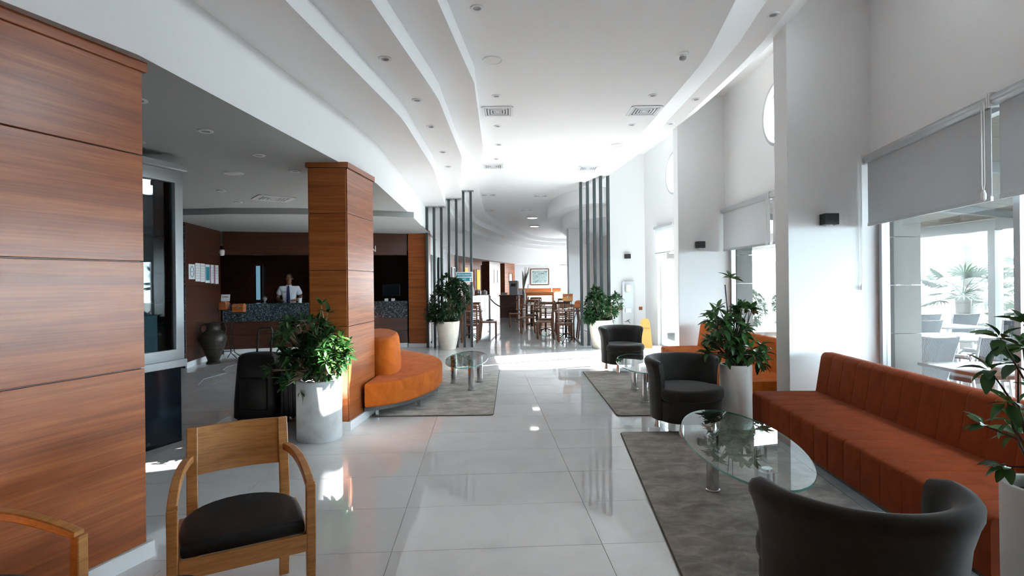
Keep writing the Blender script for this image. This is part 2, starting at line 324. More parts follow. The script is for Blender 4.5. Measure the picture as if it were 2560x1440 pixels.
# scalloped ceiling ribbons above the restaurant
for nm, pts, z0, z1, lb in (('outer', [(2.5, 13.5), (1.75, 13.75), (1.25, 14.9), (1.12, 16.6), (1.35, 18.8), (1.9, 21.5), (2.7, 24.5)], 3.44, 3.82, 'outer curved white ceiling ribbon bulging over the dining chairs'),
                            ('inner', [(2.8, 13.5), (2.2, 13.9), (1.72, 14.9), (1.56, 16.4), (1.75, 18.4), (2.2, 20.8), (3.0, 24)], 3.12, 3.44, 'inner curved white ceiling ribbon hanging below the outer one')):
    cu = catmull(pts, 6); m = MB(); m.grid([[(*p, z0), (*p, z1)] for p in cu]); m.grid([[(*p, z0), (4.0, max(13, p[1]), z0)] for p in cu])
    struct(m.build('ceiling', 'ceiling_white', fix=False), lb, 'ceiling')

# ------------------------------------------------------------------ walls
def wallbox(name, p0, p1, th, z0, z1, mat, label=None, cat='wall', side=1, parent=None):
    a, b = Vector(p0), Vector(p1); d = (b-a); n = Vector((d.y, -d.x)).normalized()*th*side
    m = MB().prism([tuple(a), tuple(b), tuple(b+n), tuple(a+n)], z0, z1); o = m.build(name, mat, parent)
    if label: struct(o, label, cat)
    return o
def face_panels(parent, p0, p1, zs, n, th=.012, mat='wood_panel', gap=.006, name='panel'):
    """row of separate panels on the right-hand side of p0->p1"""
    a, b = Vector(p0), Vector(p1); d = (b-a).normalized(); nn = Vector((d.y, -d.x)); L = (b-a).length
    for z0, z1 in zip(zs, zs[1:]):
        for k in range(n):
            u0, u1 = a+d*(L*k/n), a+d*(L*(k+1)/n - (gap if k < n-1 else 0)); c = (u0+u1)/2; q = nn*th
            MB().prism([tuple(u0), tuple(u1), tuple(u1+q), tuple(u0+q)], z0+gap/2, z1-gap/2).build(name, mat, parent, bev=.003)
# wood clad wall by the camera
WA, WB = (-4.21, -3.35), (-2.06, 3.03)
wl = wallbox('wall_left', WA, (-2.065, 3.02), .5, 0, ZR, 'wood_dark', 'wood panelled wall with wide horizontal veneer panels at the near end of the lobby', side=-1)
face_panels(wl, WA, WB, [.09, 1.06, 1.65, 2.24, 2.71], 1, .014)
def offpt(p0, p1, d0, d1, q):
    a, b = Vector(p0), Vector(p1); d = (b-a).normalized(); n = Vector((d.y, -d.x)); return tuple(a+d*d0+n*q), tuple(b+d*d1+n*q)
t0, t1 = offpt(WA, WB, 0, .02, 0); wallbox('top_trim', t0, t1, .03, 2.705, 2.765, 'wood_panel', parent=wl)
t0, t1 = offpt(WA, WB, 0, .035, -.1); struct(wallbox('baseboard_left', t0, t1, .13, 0, .09, 'trim_white'), 'white skirting under the wood panelled wall', 'baseboard')
# wood clad column
CP = [(-2.08, 5.60), (-1.705, 5.62), (-1.64, 6.41), (-2.02, 6.43)]
col = MB().prism(CP, 0, ZR).build('column', 'wood_dark'); struct(col, 'square wood panelled column standing behind the concrete planter', 'column')
for i in range(4):
    a, b = CP[i], CP[(i+1) % 4]; face_panels(col, a, b, [.09, 1.07, 1.65, 2.24, 2.71], 1, .012)
    t0, t1 = offpt(a, b, -.02, .02, 0); wallbox('top_trim', t0, t1, .03, 2.71, 2.765, 'wood_panel', parent=col)
    t0, t1 = offpt(a, b, -.03, .03, 0); wallbox('skirting', t0, t1, .03, 0, .09, 'trim_white', parent=col)
# outer shell
struct(wallbox('wall_back', (-9.1, -3.3), (4.0, -3.3), .2, 0, 4.8, 'wood_dark', side=1), 'unseen wall closing the lobby behind the viewer, darkened to cut bounced light', 'wall')  # out of view, dark finish chosen to cut bounced light
struct(wallbox('wall_left', (-9.1, -3.3), (-9.1, 33.4), .2, 0, 4.8, 'wood_dark', side=-1), 'unseen wall at the far reception side, darkened to cut bounced light', 'wall')  # hidden wall, kept dark so less light bounces into the reception
struct(wallbox('wall_back', (-9.1, 16.2), (-2.2, 16.2), .15, 0, 2.76, 'wood_dark', side=-1), 'dark wood wall at the back of the reception office', 'wall')
struct(wallbox('wall_left', (-2.03, 13.1), (-2.12, 18.3), .12, 0, 3.28, 'white', side=-1), 'white corridor wall behind the divider posts', 'wall')
for k, y in enumerate((13.5, 15.0)):
    d = MB().box((-2.02, y+.45, 1.1), (.04, .9, 2.2)).build('door_%d' % (k+1), 'black'); struct(d, ['dark door nearest the wooden pier in the corridor wall', 'second dark door along the corridor wall behind the posts'][k], 'door')
    MB().tube([(-1.985, y+.1, 1.0), (-1.94, y+.1, 1.0), (-1.94, y+.22, 1.0)], .01, 6).build('handle', 'steel', d)
# reception side wall, pier, desk, header
SW = ((-5.95, 9.9), (-6.26, 11.66))
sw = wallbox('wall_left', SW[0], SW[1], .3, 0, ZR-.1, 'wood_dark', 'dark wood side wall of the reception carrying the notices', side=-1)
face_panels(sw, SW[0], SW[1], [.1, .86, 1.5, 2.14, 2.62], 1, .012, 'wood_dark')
a, b = offpt(*SW, -.02, 0, 0); wallbox('edge_strip', a, (SW[0][0]-.3, SW[0][1]-.03), .03, 0, 2.62, 'granite', parent=sw, side=1)
wallbox('skirting', *offpt(*SW, -.02, .0, .0), .025, 0, .1, 'trim_white', parent=sw)
pier = MB().prism([(-2.43, 12.78), (-2.0, 12.72), (-1.98, 13.2), (-2.42, 13.26)], 0, ZR).build('pillar', 'wood_dark'); struct(pier, 'reddish wood clad pier at the end of the reception desk', 'pillar')
face_panels(pier, (-2.43, 12.78), (-2.0, 12.72), [.09, 1.4, 2.1, 2.74], 1, .012); face_panels(pier, (-2.0, 12.72), (-1.98, 13.2), [.09, 1.4, 2.1, 2.74], 1, .012)
wallbox('skirting', (-2.44, 12.77), (-1.97, 12.71), .025, 0, .09, 'trim_white', parent=pier)
DK = catmull([(-6.25, 11.78), (-5.5, 12.0), (-4.3, 12.3), (-3.3, 12.55), (-2.47, 12.79)], 4)
desk = thing('reception_desk', 'long curved reception desk with speckled granite band over dark wood', 'desk', (-4.3, 12.4, 0))
def ribbon(name, pl, th, z0, z1, mat, parent, push=0):
    p = off(pl, push); q = off(pl, push-th); L = parent.location
    f = [(x-L[0], y-L[1]) for x, y in p] + [(x-L[0], y-L[1]) for x, y in q[::-1]]
    return MB().prism(f, z0, z1).build(name, mat, parent)
for k in range(0, len(DK)-1, 4):
    seg = DK[k:k+5]
    ribbon('granite_slab', seg, .04, .70, 1.05, 'granite', desk, .06)
    for z0, z1 in ((.1, .395), (.405, .695)): ribbon('panel', seg, .03, z0, z1, 'wood_dark', desk, .0)
ribbon('worktop', DK, .6, 1.05, 1.085, 'granite', desk, .08); ribbon('body', DK, .5, .1, 1.04, 'wood_dark', desk, -.03); ribbon('skirting', DK, .04, 0, .1, 'trim_white', desk, .01)
hd = MB().prism(off(DK, .03)+off(DK, -.25)[::-1], 2.16, ZR-.09).build('trim_1', 'wood_dark'); struct(hd, 'dark wood header above the reception desk', 'trim')
# restaurant side: bar back wall, columns, end wall
WB2 = off(WR, -1.7); seg = [p for p in WB2 if 17.5 < p[1] < 29]
bw = MB().prism(seg+off(seg, -.15)[::-1], 0, 2.46).build('wall_left', 'wood_panel'); struct(bw, 'warm wood wall behind the restaurant bar', 'wall')
ew = MB().box((1.45, 31.1, 1.25), (2.66, .2, 2.5)).build('wall_back', 'white'); struct(ew, 'white end wall of the restaurant with the framed painting', 'wall')
MB().box((1.45, 30.98, 1.0), (2.66, .02, .2)).build('dado_rail', 'wood_panel', ew)
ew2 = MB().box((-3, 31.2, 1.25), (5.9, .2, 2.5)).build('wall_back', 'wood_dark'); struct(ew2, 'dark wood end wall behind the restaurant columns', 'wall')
ew3 = MB().box((-2.4, 33.3, 2.4), (13.2, .2, 4.8)); ew3 = MB().box((1.5, 31.9, 3.6), (6.4, .2, 2.4)).build('wall_back', 'white'); struct(ew3, 'white upper wall above the restaurant end', 'wall')
def rcol(x, y, wx, wy, ang, label):
    o = thing('wood_column', label, 'column', (x, y, 0), R(ang)); o['kind'] = 'structure'
    MB().box((0, 0, 1.23), (wx, wy, 2.46)).build('core', 'wood_dark', o)
    for z0, z1 in ((0.1, .8), (.8, 1.6), (1.6, 2.46)): MB().box((wx/2+.012, 0, (z0+z1)/2), (.024, wy, z1-z0-.008)).build('panel', 'wood_panel', o)
    MB().box((0, 0, .05), (wx+.06, wy+.04, .1)).build('skirting', 'trim_white', o)
rcol(-1.0, 26.2, .35, 1.6, -17, 'nearer wood column of the restaurant with a framed picture'); rcol(-.28, 29.2, .32, 1.4, -22, 'farther wood column of the restaurant with a small notice')
gp = MB().box((1.93, 17.0, 1.91), (.36, .6, 3.82)).build('pillar', 'white'); struct(gp, 'pale square pillar behind the divider posts in the restaurant', 'pillar')

# window side: pillars and bays
PIL = [('nearest broad white pillar between the two orange sofas', 2.77, 3.85, 5.45, 5.72), ('second white pillar behind the tall white planter', 2.82, 3.85, 9.2, 9.46), ('third white pillar carrying the hand sanitiser board', 2.38, 3.75, 13.4, 13.66), ('white pillar out of sight beside the viewer', 2.35, 3.5, 1.5, 1.78)]
for lb, x0, x1, y0, y1 in PIL:
    o = MB().box(((x0+x1)/2, (y0+y1)/2, 2.35), (x1-x0, y1-y0, 4.7)).build('pillar', 'white', bev=.006); struct(o, lb, 'pillar')
    if 'third' in lb:
        for xa, xb in ((2.40, 2.95), (3.12, 3.2)): MB().box(((xa+xb)/2, 13.39, .82), (xb-xa, .02, .08)).build('dado_rail', 'wood_panel', o)
    if 'hand' not in lb: MB().box(((x0+x1)/2, y0-.006, .04), (x1-x0+.012, .014, .08)).build('skirting', 'trim_white', o)
def bay(p0, p1, zt, hole_s=None, hole_z=3.77, r=.43, ztop=4.7, lb='', th=.22):
    """upper wall of a window bay from p0 to p1 with a porthole, window below it"""
    a, b = Vector(p0), Vector(p1); d = (b-a); L = d.length; d.normalize(); n = Vector((d.y, -d.x)); m = MB()
    def P(s, z, q): v = a+d*s+n*q; return (v.x, v.y, z)
    if hole_s is None:
        m.prism([P(0, 0, 0)[:2], P(L, 0, 0)[:2], P(L, 0, th)[:2], P(0, 0, th)[:2]], zt, ztop); return struct(m.build('wall_right', 'white'), lb, 'wall')
    angs = sorted(set([2*PI*k/48 for k in range(48)] + [math.atan2(z-hole_z, s-hole_s) % (2*PI) for s in (0, L) for z in (zt, ztop)]))
    N = len(angs); ci = []; ro = []
    for t in angs:
        c, s_ = math.cos(t), math.sin(t); k = min([(L-hole_s)/c if c > 1e-6 else 1e9, -hole_s/c if c < -1e-6 else 1e9, (ztop-hole_z)/s_ if s_ > 1e-6 else 1e9, (zt-hole_z)/s_ if s_ < -1e-6 else 1e9])
        ci.append((hole_s+r*c, hole_z+r*s_)); ro.append((hole_s+k*c, hole_z+k*s_))
    rings = [[P(*p, 0) for p in ro], [P(*p, 0) for p in ci], [P(*p, th) for p in ci], [P(*p, th) for p in ro]]
    rings.append(rings[0]); m.grid(rings, closed=True)
    return struct(m.build('wall_right', 'white'), lb, 'wall')
def porthole(p0, p1, s, z, r, lb):
    a, b = Vector(p0), Vector(p1); d = (b-a).normalized(); n = Vector((d.y, -d.x)); c = a+d*s+n*.1
    o = thing('window_0', lb, 'window', (c.x, c.y, z), math.atan2(n.y, n.x)); o['kind'] = 'structure'
    for rr, rad, q in ((r-.005, .03, -.09), (r-.035, .022, -.02)):
        MB().tube([(q, rr*math.cos(2*PI*k/40), rr*math.sin(2*PI*k/40)) for k in range(40)], rad, 8, closed=True).build('frame_ring', 'white_metal', o)
    MB().add([(0, (r-.03)*math.cos(2*PI*k/40), (r-.03)*math.sin(2*PI*k/40)) for k in range(40)], [list(range(40))]).build('pane', 'glass', o)
BAY = [((2.96, 1.78), (3.60, 5.45)), ((3.62, 5.72), (3.62, 9.2)), ((3.62, 9.46), (3.28, 13.4)), ((2.6, -3.2), (2.9, 1.5))]
hs = [1.65, 1.63, 2.05, 2.3]
for k, (p0, p1) in enumerate(BAY):
    nm = ['white wall above the near window with the long blind', 'white wall with a porthole above the second window', 'white wall with a porthole above the glass door', 'white wall above the closed bay beside the viewer'][k]
    bay(p0, p1, 2.72, hs[k], lb=nm)
    porthole(p0, p1, hs[k], 3.77, .43, ['round porthole window high above the near blind', 'round porthole window high above the middle blind', 'round porthole window high above the glass door', 'round porthole window high beside the viewer'][k])
def window(k, p0, p1, zt, splits, lb, kind='window', mat='glass', fr='aluminium', sill=.04):
    a, b = Vector(p0), Vector(p1); d = (b-a); L = d.length; d.normalize(); n = Vector((d.y, -d.x)); c = a+n*.1
    o = thing('%s_%d' % (kind, k), lb, kind, (c.x, c.y, 0), math.atan2(d.y, d.x)); o['kind'] = 'structure'
    for s in splits:
        MB().box((s, 0, zt/2), (.06, .07, zt)).build('frame_post', fr, o)
        MB().box((s+.045, -.01, zt/2), (.03, .05, zt)).build('track', 'frame_dark', o)
    MB().box((L/2, 0, zt-.03), (L, .07, .06)).build('frame_rail', fr, o); MB().box((L/2, 0, sill/2), (L, .08, sill)).build('frame_rail', fr, o)
    for s0, s1 in zip(splits, splits[1:]): MB().box(((s0+s1)/2, .0, zt/2), (s1-s0-.06, .008, zt-.1)).build('pane', mat, o)
    return o
window(1, *BAY[0], 2.72, [.04, 1.86, 3.68], 'wide near window behind the long rust sofa')
window(2, *BAY[1], 2.72, [.04, 1.74, 3.44], 'tall window behind the bright orange sofa')
d3 = window(3, *BAY[2], 2.72, [.04, 1.0, 2.0, 3.06], 'sliding glass door beside the yellow caution sign', 'door', 'glass', 'white_metal')
wallbox('wall_right', *BAY[3], .22, 0, 2.74, 'white', 'unseen white wall added beside the viewer to darken the foreground')  # closes the unseen bay to keep daylight off the foreground
a, b = Vector(BAY[2][0]), Vector(BAY[2][1]); c0 = a.lerp(b, 3.1/(b-a).length)
wallbox('wall_right', tuple(c0), tuple(b), .22, 0, 2.72, 'white', 'narrow white wall between the glass door and the third pillar')
# restaurant window wall
struct(MB().box((3.45, 22.4, 3.6), (.22, 17.5, 2.4)).build('wall_right', 'white'), 'white wall above the restaurant windows', 'wall')
for k in range(4):
    y0 = 13.66+k*4.4
    if k in (1, 2):
        struct(MB().box((3.45, y0+2.2, 1.2), (.24, 4.4, 2.4)).build('wall_right', 'white'), 'plain white wall added to cut daylight along the restaurant window side', 'wall'); continue
    struct(MB().box((3.45, y0+.5, 1.2), (.24, 1.0, 2.4)).build('wall_right', 'white'), 'white wall pier between restaurant windows', 'wall')
    window(5+k, (3.42, y0+1.0), (3.42, y0+4.4), 2.4, [.04, 1.7, 3.36], ['restaurant window nearest the divider posts', 'second restaurant window beyond the posts', 'third restaurant window beyond the posts', 'last restaurant window by the bright doorway'][k])
dw = thing('door_9', 'bright open doorway beside the framed painting', 'door', (3.02, 31.1, 0)); dw['kind'] = 'structure'
for x in (-.26, .26): MB().box((x, 0, 1.2), (.05, .12, 2.4)).build('frame_post', 'white_metal', dw)
MB().box((0, 0, 2.42), (.6, .12, .08)).build('frame_rail', 'white_metal', dw); MB().box((-.2, .1, 1.2), (.04, .3, 2.3)).build('door_leaf', 'white_metal', dw)

# ------------------------------------------------------------------ rugs
def rug(x0, y0, x1, y1, lb, sk=0):
    cr = .05; pl = []
    for cx, cy, a in ((x1-cr, y0+cr, -90), (x1-cr, y1-cr, 0), (x0+cr, y1-cr, 90), (x0+cr, y0+cr, 180)): pl += arc(cx, cy, cr, a, a+90, 4)
    pl = [(x+(y-y0)*sk, y) for x, y in pl]
    o = thing('rug', lb, 'rug', (0, 0, 0)); MB().rprism(pl, 0.001, .014, .005).build('pile', 'rug', o)
    n = len(pl); MB().tube([(x, y, .007) for x, y in pl], .0068, 6, closed=True).build('binding', 'rug_edge', o)
rug(.83, 2.5, 2.2, 5.4, 'mottled grey rug under the nearest glass table', .08); rug(1.16, 6.07, 2.35, 9.03, 'mottled grey rug under the farther glass table by the orange sofa'); rug(-1.6, 6.16, -.23, 9.3, 'mottled grey rug under the glass table beside the round sofa')

# ------------------------------------------------------------------ window sofas (channel stitched)
def sofa(name, lb, mat, loc, rz, L, n):
    """local: front at x=0, back at x=.85, runs along y from 0 (near end) to L"""
    o = thing(name, lb, 'sofa', loc, rz); wd = L/n
    def pad(prof, w):
        m = MB(); N = len(prof); cx = sum(p[0] for p in prof)/N; cz = sum(p[1] for p in prof)/N; rows = []
        for q, sh in ((0, .0055), (.004, .002), (.016, 0), (w-.016, 0), (w-.004, .002), (w, .0055)):
            ring = []
            for x, z in prof:
                d = Vector((cx-x, cz-z)); d = d.normalized()*sh if d.length else d; ring.append((x+d.x, q, z+d.y))
            rows.append(ring)
        m.grid(rows, closed=True); m.add(rows[0], [list(range(N))[::-1]]); m.add(rows[-1], [list(range(N))]); return m
    sp = [(0.004, .135), (.0, .16), (0, .385), (.006, .405), (.02, .416), (.04, .42), (.70, .425), (.70, .135)]
    bp = [(.60, .425), (.605, .45), (.655, .76), (.668, .785), (.69, .80), (.76, .80), (.79, .79), (.805, .77), (.86, .30), (.86, .135), (.705, .135), (.705, .425)]
    sm = pad(sp, wd-.001).mesh('seat_channel', mat, 50); bm_ = pad(bp, wd-.001).mesh('back_channel', mat, 50)
    for k in range(n):
        obj('seat_channel', sm, o, (0, k*wd, 0)); obj('back_channel', bm_, o, (0, k*wd, 0))
    MB().box((.43, L/2, .117), (.80, L-.06, .036)).build('base_plate', 'grey_metal', o)
    for y in (.18, L/2, L-.22):
        for x in (.2, .72): MB().lathe([(.024, 0), (.024, .1)], (x, y, 0), 16, capt=True).build('leg', 'chrome', o)
    return o
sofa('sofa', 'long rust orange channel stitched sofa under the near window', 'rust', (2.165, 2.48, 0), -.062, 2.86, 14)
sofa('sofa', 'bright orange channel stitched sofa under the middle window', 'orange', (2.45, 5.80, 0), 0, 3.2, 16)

# ------------------------------------------------------------------ round orange sofa by the column
rs = thing('round_sofa', 'rounded orange suede sofa wrapped against the wood column', 'sofa', (-1.5, 7.4, 0))
ol = catmull([(-1.62, 5.93), (-1.38, 6.06), (-1.17, 6.33), (-1.01, 6.75), (-.955, 7.2), (-1.0, 7.65), (-1.15, 8.1), (-1.42, 8.5), (-1.72, 8.84), (-2.05, 9.15), (-2.3, 9.1), (-2.3, 6.5), (-1.62, 6.5)], 4)
ol = [(x+1.5, y-7.4) for x, y in ol]
MB().rprism(ol, .15, .42, .035, 4).build('seat', 'orange', rs, ang=60)
ob = [(x*.96-.02, y*.97) for x, y in ol]; MB().prism(ob, .105, .148).build('base_plate', 'grey_metal', rs)
bk = catmull([(-1.60, 6.46), (-1.48, 6.5), (-1.42, 6.66), (-1.44, 7.0), (-1.54, 7.45), (-1.7, 7.85), (-1.9, 8.15), (-2.1, 8.2), (-2.1, 7.2), (-1.9, 6.6)], 4); bk = [(x+1.5, y-7.4) for x, y in bk]
m = MB(); cxb = sum(p[0] for p in bk)/len(bk); cyb = sum(p[1] for p in bk)/len(bk); rows = []
for z, s_ in ((.415, 1), (.5, 1.0), (.72, .93), (.80, .89), (.835, .82), (.85, .70)): rows.append([(cxb+(x-cxb)*s_, cyb+(y-cyb)*(s_+.02), z) for x, y in bk])
m.grid(rows, closed=True); m.add(rows[-1], [list(range(len(bk)))]); m.build('backrest', 'orange', rs, ang=60)
for x, y in ((-1.15, 6.62), (-1.06, 7.5), (-1.5, 8.35), (-1.55, 6.2)): MB().lathe([(.022, 0), (.022, .11)], (x+1.5, y-7.4, 0), 14, capt=True).build('leg', 'chrome', rs)

# ------------------------------------------------------------------ dark tub chairs
def tub():
    o = thing('tub_chair', 'x', 'chair', group='dark tub chairs around the glass tables'); r0 = .345
    path = [(r0, -.07), (r0, -.03)] + arc(0, 0, r0, 0, 180, 26) + [(-r0, -.03), (-r0, -.07)]
    sec = [(-.0, .13), (.004, .30), (.008, .46), (.018, .56), (.038, .635), (.052, .67), (.054, .70), (.04, .722), (.012, .73), (-.018, .722), (-.04, .70), (-.055, .64), (-.065, .54), (-.07, .42), (-.07, .13)]
    m = MB(); rows = []; N = len(path)
    for i, (x, y) in enumerate(path):
        a, b = Vector(path[max(i-1, 0)]), Vector(path[min(i+1, N-1)]); t = (b-a).normalized(); nn = Vector((t.y, -t.x))
        e = min(i, N-1-i); hz = {0: .955, 1: .975}.get(e, .985+.015*math.sin(PI*i/(N-1))); sc = {0: .55, 1: 1}.get(e, 1)
        rows.append([(x+nn.x*(-.035+(q+.035)*sc), y+nn.y*(-.035+(q+.035)*sc), .13+(z-.13)*hz) for q, z in sec])
    m.grid(rows, closed=True); n = len(sec); m.add(rows[0], [list(range(n))]); m.add(rows[-1], [list(range(n))]); m.build('back_shell', 'velvet', o, ang=60)
    def dsh(r, f): return arc(0, 0, r, 0, 180, 20) + [(-r, -.1)] + [(p[0], p[1]) for p in arc(0, -.1, r, 180, 360, 16, f)][1:-1] + [(r, -.1)]
    MB().rprism(dsh(.325, .22), .125, .33, .015).build('body', 'velvet', o, ang=60); MB().rprism(dsh(.335, .25), .325, .445, .045, 4).build('seat_cushion', 'velvet', o, ang=70)
    for x, y in ((-.19, -.19), (.19, -.19), (-.19, .2), (.19, .2)): MB().lathe([(.034, 0), (.016, .13)], (x, y, 0), 16, capt=True).build('leg', 'chrome', o)
    return o
tb = tub(); tb.location = (1.73, 5.47, .0145); tb.rotation_euler.z = R(20); tb['label'] = 'dark brown tub chair in front of the tall white planter'
dup(tb, (1.84, 9.15, 0.0145), R(18), 'dark brown tub chair in front of the yellow caution sign'); dup(tb, (1.35, 2.16, 0), R(176), 'dark grey tub chair seen from behind at the nearest rug')

# ------------------------------------------------------------------ oval glass tables
def gtable(loc, rz, a, b, legs, lb):
    o = thing('glass_table', lb, 'table', loc, rz, 'oval glass coffee tables'); n = 56
    el = [(a*math.cos(2*PI*k/n), b*math.sin(2*PI*k/n)) for k in range(n)]
    m = MB().add([(x, y, .43) for x, y in el], [list(range(n))]); m.build('glass_top', 'glass_table', o)
    MB().grid([[(x, y, .418) for x, y in el], [(x*1.004, y*1.002, .424) for x, y in el], [(x, y, .4305) for x, y in el]], closed=True).build('glass_edge', 'glass_edge', o, ang=80)
    for x, y in legs:
        l = MB().lathe([(.05, 0), (.05, .012), (.043, .014), (.043, .40), (.03, .405), (.03, .418)], (x, y, 0), 22, capt=True).build('leg', 'chrome', o)
    return o
gtable((1.50, 3.62, .0145), R(-8), .345, .87, [(-.12, .24), (.22, .29), (.02, -.5)], 'oval glass coffee table on chrome legs before the rust sofa')
gtable((1.66, 7.1, .0145), R(-6), .3, .84, [(-.03, .4), (.17, .45), (.0, -.42)], 'oval glass coffee table between the two dark tub chairs'); gtable((-.64, 7.62, .0145), 0, .29, .82, [(.06, -.08), (-.24, .46), (.14, .54)], 'oval glass coffee table beside the round orange sofa')

# ------------------------------------------------------------------ wooden armchairs
def armchair():
    o = thing('armchair', 'x', 'chair', group='wooden armchairs in the foreground')
    sp = arc(0, 0, .245, 20, 160, 10, .25); sp = [(-.236, -.250), (-.1, -.256), (.1, -.256), (.236, -.250), (.248, -.1)] + arc(0, .0, .246, 0, 180, 12, .235) + [(-.248, -.1)]
    MB().rprism(sp, .41, .478, .03, 4).build('seat_cushion', 'leather', o, ang=70)
    for s in (-1, 1):
        # front leg, widening towards the knee where the arm starts
        m = MB(); rows = [[(s*.262-.02+a*(.04 if z else .032), -.262+b*dd, z) for a, b in ((0, 0), (1, 0), (1, 1), (0, 1))] for z, dd in ((0, .03), (.40, .042), (.62, .034))]
        m.grid(rows, closed=True); m.add(rows[0], [(3, 2, 1, 0)]); m.add(rows[-1], [(0, 1, 2, 3)]); m.build('leg', 'wood_chair', o, bev=.004)
        # bent arm
        m = MB(); rows = []
        for k in range(11):
            t = k/10; y = -.262+.017 + (.47)*t; x = s*(.262 - .045*t*t); z = .62 + .065*math.sin(t*PI*.62) ; h = .034 if k else .03
            rows.append([(x-.019, y-.0, z-h/2), (x+.019, y, z-h/2), (x+.019, y, z+h/2), (x-.019, y, z+h/2)])
        m.grid(rows, closed=True); m.add(rows[0], [(3, 2, 1, 0)]); m.add(rows[-1], [(0, 1, 2, 3)]); m.build('armrest', 'wood_chair', o, bev=.005)
        # back post, also the rear leg
        m = MB(); rows = []
        for z, y, d in ((0, .27, .026), (.40, .205, .036), (.48, .207, .034), (.66, .245, .030), (.815, .295, .024)):
            rows.append([(s*.205-.024, y, z), (s*.205+.024, y, z), (s*.205+.024, y+d, z), (s*.205-.024, y+d, z)])
        m.grid(rows, closed=True); m.add(rows[0], [(3, 2, 1, 0)]); m.add(rows[-1], [(0, 1, 2, 3)]); m.build('back_post', 'wood_chair', o, bev=.004)
        MB().box((s*.245, -.02, .385), (.028, .44, .065)).build('side_rail', 'wood_chair', o, bev=.003)
    m = MB(); rows = []
    for k in range(13):
        t = k/12*2-1; bow = .028*(1-t*t); ring = []
        for z, y in ((.60, .233), (.815, .297)): ring.append((t*.184, y+bow, z))
        for z, y in ((.815, .318), (.60, .256)): ring.append((t*.184, y+bow, z))
        rows.append(ring)
    m.grid(rows, closed=True); m.add(rows[0], [(3, 2, 1, 0)]); m.add(rows[-1], [(0, 1, 2, 3)]); m.build('back_panel', 'wood_chair', o, ang=25)
    MB().box((0, -.25, .375), (.484, .026, .075)).build('front_rail', 'wood_chair', o, bev=.003); MB().box((0, .215, .38), (.37, .026, .06)).build('rear_rail', 'wood_chair', o, bev=.003)
    return o
ac = armchair(); ac.location = (-1.255, 2.51, 0); ac.rotation_euler.z = R(29); ac['label'] = 'honey wood armchair with black leather seat in front of the concrete planter'
dup(ac, (-1.86, 1.75, 0), R(80), 'honey wood armchair cut off at the corner by the panelled wall')
st = thing('footstool', 'black leather footstool cut off at the bottom edge beside the armchair', 'stool', (-1.2, 1.86, 0))
MB().rprism(arc(0, 0, .155, 0, 352, 44), .36, .465, .05, 4).build('cushion', 'leather', st, ang=70)
for k in range(4): MB().lathe([(.014, 0), (.02, .37)], (.11*math.cos(R(45+90*k)), .11*math.sin(R(45+90*k)), 0), 10).build('leg', 'wood_chair', st)

# ------------------------------------------------------------------ planters and plants
def leaf_mesh(name, L, W, mat, fold=.18, droop=.25):
    v = []; n = 4
    for i in range(n+1):
        t = i/n; wd = W*math.sin(PI*min(1, t**.8*.93+.035))**.8; z = -droop*L*t*t
        v += [(t*L, -wd/2, z+fold*wd), (t*L, 0, z), (t*L, wd/2, z+fold*wd)]
    f = [q for i in range(n) for q in ((i*3, i*3+1, i*3+4, i*3+3), (i*3+1, i*3+2, i*3+5, i*3+4))]
    return v, f, MB().add(v, f).mesh(name, mat, 80, False)
def rot_to(d, roll=0):
    d = d.normalized(); q = d.to_track_quat('X', 'Z').to_matrix(); return q @ Matrix.Rotation(roll, 3, 'X')
def foliage(root, tips, LM, rnd, nl=7, sep=260, spread=(25, 80), jit=.25, mat='leaf'):
    """umbrella clusters of leaflets at the branch tips; the largest count as single leaves"""
    v, f, me = LM; rest = MB(); c = 0
    for k, (p, ax) in enumerate(tips):
        ax = ax.normalized(); x = ax.cross(Vector((0, 0, 1))); x = x if x.length > .05 else Vector((1, 0, 0)); x.normalize(); y = ax.cross(x); m = nl + rnd.randint(-1, 1); a0 = rnd.random()*6
        for i in range(m):
            a = a0+2*PI*i/m+rnd.uniform(-jit, jit); tilt = R(rnd.uniform(*spread)); d = ax*math.cos(tilt)+(x*math.cos(a)+y*math.sin(a))*math.sin(tilt)
            q = rot_to(d, rnd.uniform(-.5, .5)); s_ = rnd.uniform(.7, 1.15); b = p+d*.012
            if c < sep:
                o = bpy.data.objects.new('leaf', me); C.objects.link(o); o.parent = root; o.matrix_local = Matrix.Translation(b) @ q.to_4x4() @ Matrix.Scale(s_, 4); c += 1
            else: rest.add([q @ (Vector(u)*s_)+b for u in v], f)
    if rest.v: tag(rest.build('foliage', mat, root, fix=False, ang=80), kind='stuff')
def branches(root, base, tips, rnd, mat, r=.006, hub=None):
    m = MB()
    for p, ax in tips:
        b = Vector(base)+Vector((rnd.uniform(-.05, .05), rnd.uniform(-.05, .05), 0)); mid = b.lerp(p, .55)+Vector((rnd.uniform(-.05, .05), rnd.uniform(-.05, .05), .06))
        m.tube([b, b.lerp(mid, .5)+Vector((0, 0, .02)), mid, mid.lerp(p, .6), p], [r, r*.9, r*.75, r*.5, r*.35], 5, cap=False)
    m.build('branches', mat, root, fix=False, ang=80)
def crown(rnd, n, blobs, zup=.25):
    out = []
    for _ in range(n):
        x, y, z, rx, ry, rz = rnd.choices(blobs, [b[3]*b[4]*b[5]+.004 for b in blobs])[0]
        while True:
            d = Vector((rnd.uniform(-1, 1), rnd.uniform(-1, 1), rnd.uniform(-1, 1)))
            if .25 < d.length < 1: break
        d = d.normalized()*(d.length**.5); p = Vector((x+d.x*rx, y+d.y*ry, z+d.z*rz)); out.append((p, Vector((d.x, d.y, d.z*.6+zup))))
    return out
